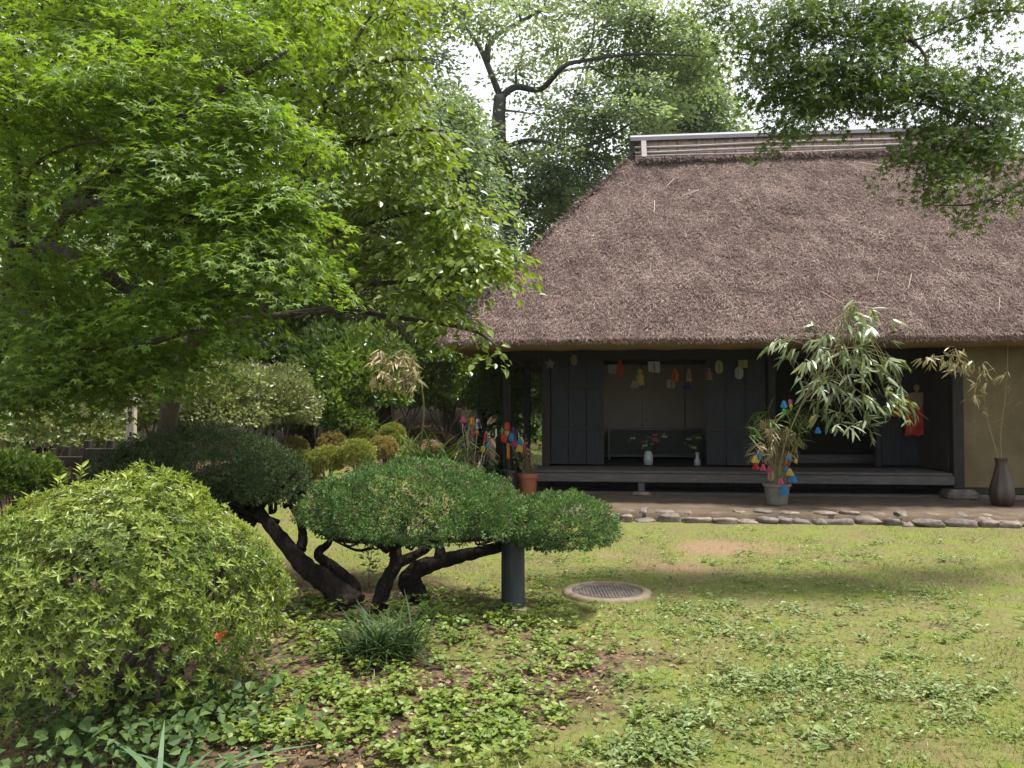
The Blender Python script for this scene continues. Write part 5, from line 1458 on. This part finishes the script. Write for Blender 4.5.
beam_orn('doll', 'red', 620, 368, 17, 'red paper doll hanging at the left of the open doorway', 'orange')
beam_orn('doll', 'yellow', 640, 377, 18, 'yellow paper doll hanging lowest left of the white sheet', 'pale yellow')
beam_orn('fan', 'grey', 634, 385, 11, 'small grey paper fan tucked behind the yellow doll')
beam_orn('sheet', 'white', 654, 367, 19, 'off-white rectangular paper sheet fixed under the lintel')
beam_orn('sheet', 'grey', 671, 384, 15, 'grey paper sheet hanging below the orange doll')
beam_orn('doll', 'orange', 675, 375, 15, 'orange paper doll hanging right of the white sheet', 'red')
beam_orn('doll', 'tan', 689, 375, 15, 'mustard paper doll hanging above the navy scrap', 'yellow')
beam_orn('fan', 'navy', 687, 386, 12, 'dark navy folded paper hanging under the mustard doll')
beam_orn('doll', 'tan', 709, 374, 14, 'pinkish brown paper doll at the left edge of the right dark door', 'red')
beam_orn('lantern', 'pale yellow', 719, 367, 15, 'slim pale yellow paper lantern before the right dark door')
beam_orn('sheet', 'pale yellow', 743, 364, 14, 'cream paper square hanging higher of the two at the right dark door')
beam_orn('lantern', 'white', 739, 373, 14, 'white paper lantern hanging below the cream square')

def cluster(lst, Yc, group, jy=0.08):
    for (shape, col, px, py, s_px, label, *c2) in lst:
        Y = Yc + rng.normal() * jy
        ornament(shape, col, px, py, Y, s_px / F * Y * rng.uniform(0.75, 1.0), label, group, up=0.06, col2=c2[0] if c2 else None)
cluster([('lantern', 'pink', 790, 402, 7, 'pink paper ornament topmost beside the arching bamboo'), ('fan', 'blue', 784, 405, 9, 'blue paper ornament next to the pink one at the top of the pot bamboo'), ('kite', 'green', 784, 411, 9, 'green paper ornament below the topmost blue one'),
         ('kite', 'yellow', 791, 407, 8, 'yellow paper ornament among the topmost colours of the pot bamboo'), ('fan', 'yellow', 812, 420, 9, 'yellow paper fan among the lower bamboo leaves'), ('fan', 'blue', 818, 431, 8, 'blue paper scrap below the yellow fan in the bamboo leaves'),
         ('fan', 'yellow', 755, 460, 9, 'yellow paper fan left of the grey pot'), ('fan', 'red', 756, 467, 10, 'red paper fan hanging low at the left of the pot'), ('fan', 'blue', 759, 456, 8, 'small blue paper fan above the yellow one left of the pot'), ('fan', 'pink', 763, 468, 9, 'pink paper fan hanging low between red fan and pot'),
         ('fan', 'magenta', 769, 470, 10, 'magenta paper fan above the rim of the grey pot'), ('lantern', 'tan', 771, 476, 10, 'tan paper lantern at the rim of the grey pot'),
         ('kite', 'blue', 789, 458, 8, 'blue paper kite at the top of the right garland'), ('kite', 'red', 787, 464, 8, 'red paper kite second in the right garland'), ('kite', 'blue', 787, 470, 8, 'blue paper kite in the middle of the right garland'), ('fan', 'yellow', 790, 473, 9, 'yellow orange paper fan in the right garland'),
         ('fan', 'blue', 793, 479, 11, 'large blue paper fan low in the right garland'), ('fan', 'blue', 784, 491, 12, 'blue paper fan hanging before the grey pot'), ('fan', 'pink', 781, 482, 9, 'pink paper fan hanging over the pot rim'), ('lantern', 'yellow', 796, 461, 5, 'tiny yellow paper bell at the right of the garland')],
        PYb - 0.3, 'paper ornaments on the pot bamboo')
Yk = kp[1] - 0.12
cluster([('lantern', 'red', 507, 427, 9, 'red paper lantern at the top of the bright bunch above the black planter', 'orange'), ('kite', 'green', 502, 431, 10, 'lime green paper kite at the left of the bright bunch'), ('kite', 'yellow', 507, 433, 9, 'yellow paper kite in the middle of the bright bunch'),
         ('kite', 'purple', 513, 431, 9, 'purple paper kite at the right of the bright bunch'), ('lantern', 'red', 504, 438, 9, 'red orange paper lantern low in the bright bunch', 'orange'), ('lantern', 'blue', 511, 437, 9, 'sky blue paper lantern low in the bright bunch'),
         ('strip', 'orange', 508, 451, 18, 'long orange paper strip trailing below the bright bunch', 'yellow'), ('fan', 'magenta', 514, 444, 8, 'magenta paper scrap below the blue lantern'), ('lantern', 'blue', 520, 443, 9, 'blue paper lantern above the terracotta pot'), ('fan', 'yellow', 519, 449, 9, 'yellow paper fan above the terracotta pot'), ('strip', 'red', 524, 448, 13, 'red and orange paper strip above the terracotta pot', 'orange')], Yk, 'paper ornaments above the black and terracotta pots', 0.03)

# dry tanabata bamboo further left with faded strips
rng = np.random.RandomState(605)
lY = 12.6
lx, _, _ = at(472, 470, lY)
lroot = thing('withered_bamboo', 'withered grey bamboo stalks hung with faded paper strips on the bank', 'bamboo', (lx, lY, fz(lx, lY)))
pm = MB(); Ps, Ts, Ns, Ss = [], [], [], []
for i, (px, py) in enumerate([(462, 424), (470, 420), (478, 420), (486, 432), (466, 432), (490, 440), (458, 440)]):
    s = np.array([lx + rng.normal() * .08, lY + rng.normal() * .08, fz(lx, lY) - 0.03]); e = at(px, py, lY + rng.normal() * .1)
    pm.tube(catmull([s, (s + e) / 2 + rng.normal(size=3) * .05, e, e + np.array([rng.normal() * .12, 0, -0.15])], 4), [0.009, 0.004], 6)
    for w in range(7): bamboo_fan(rng, s + (e - s) * rng.uniform(0.5, 1), [rng.normal(), rng.normal(), 0], 3, 0.24, Ps, Ts, Ns, Ss, 1.0)
pm.build('culms', M['grey_wood'], lroot); leaf_object('leaves', np.array(Ps), np.array(Ts), np.array(Ns), np.array(Ss), tmpl_blade(0.035, 0.4), M['bamboo_dry'], rng, lroot)
cluster([('fan', 'pink', 463, 420, 9, 'faded pink paper ornament at the top left of the withered bamboo'), ('lantern', 'orange', 472, 421, 8, 'orange paper ornament at the top of the withered bamboo', 'yellow'), ('strip', 'white', 477, 424, 12, 'white paper strip at the top right of the withered bamboo'),
         ('kite', 'navy', 479, 424, 8, 'navy paper ornament behind the white strip'), ('strip', 'magenta', 472, 434, 11, 'magenta paper strip hanging in the middle of the withered bamboo'), ('strip', 'tan', 467, 437, 14, 'long beige paper strip hanging at the left of the withered bamboo'),
         ('strip', 'red', 485, 438, 11, 'red paper strip at the right of the withered bamboo'), ('lantern', 'yellow', 483, 449, 8, 'yellow paper lantern hanging low on the withered bamboo'), ('kite', 'orange', 477, 433, 8, 'orange paper kite beside the magenta strip'), ('strip', 'white', 496, 433, 9, 'slanting white paper strip between withered bamboo and bright bunch'), ('kite', 'blue', 487, 446, 7, 'small blue paper kite near the low yellow lantern'), ('kite', 'orange', 432, 449, 10, 'orange paper leaf left of the withered bamboo')], lY - 0.15, 'faded paper ornaments on the withered bamboo', 0.05)

# hanging red kimono (a child's robe) and a second one half hidden
def kimono(px, py, v, hpx, label):
    u = hu(px, v); Y = H(u, v, 0)[1]; s = hpx / F * Y
    c = at(px, py, Y)
    root = thing('hanging_kimono', label, 'kimono', c + np.array([0, 0, -s / 2]), None)
    bm_ = MB()
    ou = [(-.10, .36), (.10, .36), (.18, .32), (.42, .12), (.46, -.12), (.30, -.10), (.22, .06), (.24, -.5), (.08, -.47), (0, -.5), (-.08, -.47), (-.24, -.5), (-.22, .06), (-.30, -.10), (-.46, -.12), (-.42, .12), (-.18, .32)]
    poly_prism(bm_, [(p[0] * s, p[1] * s) for p in ou], c, 0.03, 0, -HA)
    bm_.build('robe', M['robe_red'], root)
    cl = MB(); poly_prism(cl, [(-.12 * s, .37 * s), (.12 * s, .37 * s), (.20 * s, .30 * s), (.02 * s, .02 * s), (-.02 * s, .02 * s), (-.20 * s, .30 * s)], c + np.array([0, -0.034, 0]), 0.004, 0, -HA); cl.build('collar', M['p_tan'], root)
    hd = MB(); hd.lathe([(0.02 * s, .36 * s), (.03 * s, .40 * s), (.055 * s, .44 * s), (.055 * s, .50 * s), (.03 * s, .53 * s)], c, 12); hd.build('hanger_knob', M['p_tan'], root)
M['robe_red'] = rough_mat('red_robe_cloth', [(0.22, 0.012, 0.016), (0.34, 0.024, 0.026), (0.40, 0.10, 0.06)], 10, rough=0.8, bump=0.3)
kimono(917, 411, DV + 0.15, 50, 'small red hanging kimono with tan collar before the right dark panel')
kimono(894, 412, DV + 0.45, 42, 'red hanging kimono half hidden behind the bamboo leaves')

# vases, flowers and low case inside the room
rng = np.random.RandomState(606)
def room_vase(px, v, hpx, label, pr, fl_label, cols, spread):
    u = hu(px, v); p = np.array(H(u, v, zF + 0.003)); s = hpx / F * p[1]
    o = thing('china_vase', label, 'vase', p)
    pm = MB(); pm.lathe([(a * s, b * s) for a, b in pr], p, 20); pm.build('body', M['china'], o, smooth=True)
    fo = thing('cut_flowers', fl_label, 'flowers', p + np.array([0, 0, s * 0.9]))
    pm = MB(); Ps, Ts, Ns, Ss = [], [], [], []; bl = MB()
    for i in range(11):
        e = p + np.array([rng.normal() * spread, rng.normal() * 0.06, s + rng.uniform(0.05, 0.3)])
        pm.tube(catmull([p + np.array([0, 0, s * 0.8]), (p + e) / 2 + np.array([0, 0, .18]), e], 3), 0.003, 4)
        bamboo_fan(rng, e, [rng.normal(), rng.normal(), .3], 4, 0.07, Ps, Ts, Ns, Ss, 0.3)
        if i < 7:
            for w in range(6):
                a = w * 1.047; poly_prism(bl, [(0, 0), (0.028, 0.012), (0.04, 0), (0.028, -0.012)], e + np.array([0.01 * math.cos(a), -0.01, 0.012 * math.sin(a)]), 0.003, i % len(cols), a)
    pm.build('stalks', M['forest'], fo); leaf_object('leaves', np.array(Ps), np.array(Ts), np.array(Ns), np.array(Ss), OV, M['forest'], rng, fo)
    bl.build('blossoms', [M['p_' + c] for c in cols], fo)
room_vase(648, DV + 0.30, 14, 'rounded white china vase on the floor left in the open room', [(.22, 0), (.30, .04), (.34, .45), (.30, .8), (.2, .95), (.2, 1.0), (.15, 1.0)], 'pink and white flowers spreading from the rounded vase', ['pink', 'white'], 0.16)
room_vase(697, DV + 0.30, 13, 'slim blue-white china vase on the floor right in the open room', [(.2, 0), (.24, .05), (.26, .35), (.14, .6), (.13, .85), (.18, 1.0), (.12, 1.0)], 'pale purple and white flowers upright in the slim vase', ['white', 'purple'], 0.07)
vC = DV + 1.6
a, b = hu(608, vC), hu(702, vC)
zc0, zc1 = zF + 0.12, hz(650, 430, vC)
case = thing('display_case', 'low dark display case with glass front across the open room', 'display case', H((a + b) / 2, vC, zF))
def cpart(name, mat, bxs):
    mb = MB()
    for bx in bxs: hbox(mb, *bx, b=0.004)
    mb.build(name, mat, case)
cpart('frame', M['black'], [(a, b, vC, vC + .4, zc0 - .04, zc0), (a, b, vC, vC + .4, zc1, zc1 + .03), (a, a + .04, vC, vC + .04, zc0 + .001, zc1 - .001), (b - .04, b, vC, vC + .04, zc0 + .001, zc1 - .001), (a, a + .05, vC + .05, vC + .1, zF, zc0 - .041), (b - .05, b, vC + .05, vC + .1, zF, zc0 - .041)])
cpart('glass_front', M['glass_case'], [(a + .045, (a + b) / 2 - .01, vC + .012, vC + .02, zc0 + .002, zc1 - .002), ((a + b) / 2 + .01, b - .045, vC + .012, vC + .02, zc0 + .002, zc1 - .002)])
cpart('back_panel', M['old_wood'], [(a, b, vC + .36, vC + .38, zc0 + .002, zc1 - .002)])

# dried bamboo hanging over the balls, and drooping bamboo grass
rng = np.random.RandomState(607)
x, y, _ = at(418, 450, 13.2)
dbt = thing('dead_bamboo', 'leaning bamboo stalk with hanging tan dead leaves above the clipped balls', 'bamboo', (x, y, fz(x, y)))
pm = MB(); Ps, Ts, Ns, Ss = [], [], [], []
c = catmull([(x, y, fz(x, y) - .05), at(424, 410, 13.0), at(416, 365, 12.8), at(403, 350, 12.6), at(385, 362, 12.5)], 7)
pm.tube(c, [0.016, 0.004], 7)
for i in range(60):
    p = at(rng.uniform(372, 418), rng.uniform(350, 388), 12.6 + rng.normal() * .12)
    if i % 6 == 0: s = c[rng.randint(12, len(c))]; pm.tube([s, p], [0.003, 0.002], 4, cap=False)
    bamboo_fan(rng, p, [rng.normal() * .5 - .2, rng.normal() * .4, -0.2], 4, 0.19, Ps, Ts, Ns, Ss, 0.9)
pm.build('culm', M['culm'], dbt); leaf_object('leaves', np.array(Ps), np.array(Ts), np.array(Ns), np.array(Ss), tmpl_blade(0.10, 0.25), M['bamboo_dry'], rng, dbt)

def grass_clump(name, label, px, py, Y, n, L, mat, seed, w=0.03, droop=0.7, z=None, spread=0.08, cat='plant', upv=1.4, group=None):
    rng = np.random.RandomState(seed)
    if Y is None: X, Y = on_ground(px, py)
    else: X = at(px, py, Y)[0]
    g = fz(X, Y) if z is None else z
    P = np.array([X, Y, g]) + np.stack([rng.normal(size=n) * spread, rng.normal(size=n) * spread, np.zeros(n)], 1)
    T = np.stack([rng.normal(size=n) * .6, rng.normal(size=n) * .6, np.full(n, upv)], 1)
    out = T.copy(); out[:, 2] = 0
    N = np.tile([0, 0, 1.0], (n, 1)) - out * 0.1 + rng.normal(size=(n, 3)) * .1
    N = np.stack([-out[:, 0], -out[:, 1], np.full(n, 0.6)], 1)
    o = leaf_object(name, P, T, N, L * rng.uniform(0.6, 1.15, n), tmpl_blade(w, droop, 5), M[mat], rng, None, (X, Y, g))
    return tag(o, label, cat, group)
grass_clump('bamboo_grass', 'tall drooping olive bamboo grass right of the clipped balls', 432, 470, 12.4, 150, 0.85, 'ivy', 701, 0.018, 0.75, spread=0.2)
grass_clump('bamboo_grass', 'arching yellowish bamboo grass just behind the right clipped ball', 408, 460, 12.9, 70, 0.65, 'forest_yellow', 702, 0.016, 0.8, spread=0.15)
grass_clump('bamboo_grass', 'dark green bamboo grass by the left end of the veranda', 498, 450, 15.3, 220, 0.95, 'ivy', 703, 0.022, 0.7, spread=0.28)
grass_clump('bamboo_grass', 'spiky grey green leaves standing in front of the evergreen shrub', 362, 440, 13.6, 60, 1.0, 'strap', 704, 0.02, 0.3, spread=0.12)
grass_clump('mondo_grass', 'dark mondo grass tuft at the foot of the yew trunks', 383, 662, None, 420, 0.33, 'mondo', 705, 0.016, 0.75, spread=0.085)
grass_clump('strap_leaf_plant', 'arching grey green strap leaves at the bottom edge before the azalea', 188, 800, None, 30, 0.30, 'strap', 706, 0.045, 1.0, spread=0.045, upv=0.9)
# little sapling between the trunks
rng = np.random.RandomState(608)
X, Y = on_ground(368, 590)
sap = thing('sapling', 'thin leafy sapling standing between the yew trunks', 'plant', (X, Y, 0))
pm = MB(); top = at(372, 552, Y); pm.tube(catmull([(X, Y, -.02), (X + .01, Y, .2), top], 4), [0.005, 0.002], 5); pm.build('stem', M['twig'], sap)
P = np.array([X, Y, 0]) + (top - np.array([X, Y, 0])) * rng.uniform(.3, 1.05, (60, 1)) + rng.normal(size=(60, 3)) * np.array([.05, .05, .01])
leaf_object('leaves', P, rng.normal(size=(60, 3)) * [1, 1, .3], np.tile([0, 0, 1.], (60, 1)) + rng.normal(size=(60, 3)) * .4, rng.uniform(.035, .06, 60), OV, M['weed'], rng, sap)

# ================================================================== GROUND COVER
rng = np.random.RandomState(800)
def px_density(lst, n):
    """points on the ground, drawn from blurred patches seen in the photo"""
    w = np.array([q[4] * q[2] * q[3] for q in lst], float); w /= w.sum()
    idx = rng.choice(len(lst), n, p=w)
    out = []
    for i in idx:
        px, py, rx, ry, _ = lst[i]
        a = px + rng.normal() * rx * 0.55; b = py + rng.normal() * ry * 0.55
        if b < 527: continue
        out.append(on_ground(a, b))
    return np.array(out)
weed_patches = [(590, 578, 60, 9, 1.6), (560, 560, 50, 8, 1.0), (690, 612, 70, 14, 1.3), (720, 635, 60, 9, 1.2), (760, 650, 60, 10, 1.0), (800, 680, 80, 14, 1.3), (870, 690, 70, 10, 1.2), (940, 700, 50, 8, 1.0), (680, 722, 50, 12, 1.2), (650, 755, 60, 14, 1.3), (760, 690, 40, 12, 1.0),
                (960, 612, 40, 8, .7), (920, 596, 40, 8, .7), (830, 585, 50, 7, .4), (960, 640, 30, 6, .6), (900, 660, 30, 6, .6), (820, 735, 20, 6, .5), (960, 725, 30, 10, .8), (1000, 690, 30, 10, .9), (700, 530, 90, 5, .7), (850, 545, 120, 6, .35), (620, 540, 40, 5, .8), (980, 540, 50, 5, .6), (640, 690, 20, 8, .6), (800, 600, 180, 45, .40), (800, 690, 230, 55, .26), (780, 560, 210, 18, .5), (880, 620, 120, 30, .3), (700, 740, 160, 25, .18), (900, 740, 140, 25, .15)]
cl = px_density(weed_patches, 1250)
cl = cl[((cl[:, 0] - mX) ** 2 + (cl[:, 1] - mY) ** 2) > 0.47 ** 2]
Ps, Ts, Ns, Ss, Rs = [], [], [], [], []
for (X, Y) in cl:
    k = rng.randint(4, 17); tone = rng.uniform(.1, .9); spr = rng.uniform(.02, .075); big = rng.uniform(.5, 1.15)
    g = fz(X, Y)
    for i in range(k):
        a = rng.rand() * 6.28; rr_ = abs(rng.normal()) * spr
        Ps.append((X + math.cos(a) * rr_, Y + math.sin(a) * rr_, g + rng.uniform(0.005, 0.05)))
        Ts.append((math.cos(a), math.sin(a), rng.uniform(-.15, .6))); Ns.append((rng.normal() * .4, rng.normal() * .4, 1)); Ss.append(big * rng.uniform(.016, .05)); Rs.append(np.clip(tone + rng.normal() * .2, 0, 1))
LOBED = (np.array([(0, 0, 0), (.3, .30, .05), (.45, .16, .03), (.72, .24, .02), (1, 0, -.06), (.72, -.24, .02), (.45, -.16, .03), (.3, -.30, .05)]), np.array([(0, 4, 3, 2), (0, 2, 1, 1)]))
LOBED = (LOBED[0], np.array([(0, 4, 3, 2), (0, 6, 5, 4)]))
weeds = leaf_object('low_weeds', Ps, Ts, Ns, Ss, tmpl_ovate(0.26, 0.08, 0.18), M['weed'], rng, rnd=np.array(Rs))
tag(weeds, 'grey green low weeds spreading in patches over the lawn', 'ground cover', kind='stuff')
clover_patches = [(380, 640, 130, 40, 1.2), (470, 620, 110, 25, 1.0), (560, 650, 70, 30, .8), (300, 620, 40, 40, 1.0), (450, 710, 150, 30, .7), (330, 710, 60, 50, .8), (540, 700, 80, 30, .5), (250, 740, 50, 30, .8), (420, 750, 120, 25, .6), (590, 600, 60, 20, .6), (540, 590, 40, 20, .8)]
cl = px_density(clover_patches, 560)
cl = cl[((cl[:, 0] - mX) ** 2 + (cl[:, 1] - mY) ** 2) > 0.47 ** 2]
Ps, Ts, Ns, Ss, Rs = [], [], [], [], []
for (X, Y) in cl:
    k = rng.randint(6, 16); tone = rng.uniform(.1, .9); g = fz(X, Y)
    for i in range(k):
        a = rng.rand() * 6.28; rr_ = abs(rng.normal()) * 0.06; z = g + rng.uniform(0.01, 0.08)
        for w in range(3):
            b = a + w * 2.09
            Ps.append((X + math.cos(a) * rr_, Y + math.sin(a) * rr_, z)); Ts.append((math.cos(b), math.sin(b), rng.uniform(-.2, .6))); Ns.append((rng.normal() * .45, rng.normal() * .45, 1)); Ss.append(rng.uniform(.012, .04)); Rs.append(np.clip(tone + rng.normal() * .15, 0, 1))
cvr = leaf_object('leafy_ground_cover', Ps, Ts, Ns, Ss, tmpl_ovate(0.36, 0.04, 0.08), M['clover'], rng, rnd=np.array(Rs))
tag(cvr, 'bright green leafy ground cover below the clipped yews and azalea', 'ground cover', kind='stuff')
ivy_patches = [(60, 735, 90, 40, 1.0), (200, 720, 80, 40, 1.0), (20, 690, 40, 40, .6), (130, 760, 120, 20, 1)]
cl = px_density(ivy_patches, 330)
Ps, Ts, Ns, Ss = [], [], [], []
for (X, Y) in cl:
    g = fz(X, Y)
    for i in range(4):
        a = rng.rand() * 6.28
        Ps.append((X + rng.normal() * .06, Y + rng.normal() * .06, g + rng.uniform(.03, .2))); Ts.append((math.cos(a), math.sin(a) - .4, rng.uniform(-.6, .4))); Ns.append((rng.normal() * .5, -0.4 + rng.normal() * .5, 1)); Ss.append(rng.uniform(.022, .07))
iv = leaf_object('broadleaf_ground_cover', Ps, Ts, Ns, Ss, tmpl_ovate(0.36, 0.08, 0.2), M['ivy'], rng)
tag(iv, 'dark broad leaves of ground cover below the big azalea', 'ground cover', kind='stuff')

# short grass
k = 260000
gy = 3.0 + 8.2 * rng.rand(k) ** 1.5; gx = (rng.rand(k) * 2 - 1) * (0.75 * gy + 0.6)
m1 = soil_mask(gx, gy); m2 = litter_mask(gx, gy)
dn = 0.5 + 0.5 * vnoise(np.stack([gx, gy, 0 * gx], 1) * 1.5, 55, 4)
hd_u = (gx - HO[0]) * ca - (gy - HO[1]) * sa; hd_v = (gx - HO[0]) * sa + (gy - HO[1]) * ca
kp_ = (rng.rand(k) < np.clip(dn * 1.3 - 0.05, 0.08, 1) * (1 - 0.9 * m1) * (1 - 0.8 * m2)) & ~((hd_v > TV0 - 0.1) & (hd_u > -5)) & (((gx - mX) ** 2 + (gy - mY) ** 2) > 0.38 ** 2)
gx, gy = gx[kp_], gy[kp_]; k = len(gx)
P = np.stack([gx, gy, ground_z(gx, gy) - 0.002], 1)
T = rng.normal(size=(k, 3)) * np.array([.6, .6, .2]) + np.array([0, 0, .9])
tone = np.clip(0.45 + 0.3 * vnoise(P * 2.2, 56, 3) + rng.normal(size=k) * .22, 0, 1)
gr = leaf_object('short_grass', P, T, rng.normal(size=(k, 3)), rng.uniform(.010, .038, k) * (1 + 0.5 * (rng.rand(k) < 0.08)), tmpl_tri(0.08), M['grass'], rng, rnd=tone)
tag(gr, 'short yellow green mossy grass of the lawn', 'grass', kind='stuff')

# fallen leaves
k = 2600
fl = px_density([(320, 740, 110, 45, 1.2), (480, 690, 150, 35, 1.0), (590, 660, 60, 30, .7), (760, 620, 260, 80, .12), (440, 610, 160, 30, .5)], 1500)
bx2 = rng.uniform(-3.6, -0.1, 3600); by2 = rng.uniform(11.6, 18, 3600)
fx = np.concatenate([fl[:, 0], bx2]); fy = np.concatenate([fl[:, 1], by2]); k = len(fx)
flv = leaf_object('fallen_leaves', np.stack([fx, fy, ground_z(fx, fy) + rng.uniform(.004, .02, k)], 1), rng.normal(size=(k, 3)) * [1, 1, .15], np.tile([0, 0, 1.], (k, 1)) + rng.normal(size=(k, 3)) * .35, np.concatenate([rng.uniform(.02, .045, len(fl)), rng.uniform(.05, .1, len(bx2))]), OV, M['fallen'], rng)
tag(flv, 'scattered brown fallen leaves on the soil and the bank', 'fallen leaves', kind='stuff')
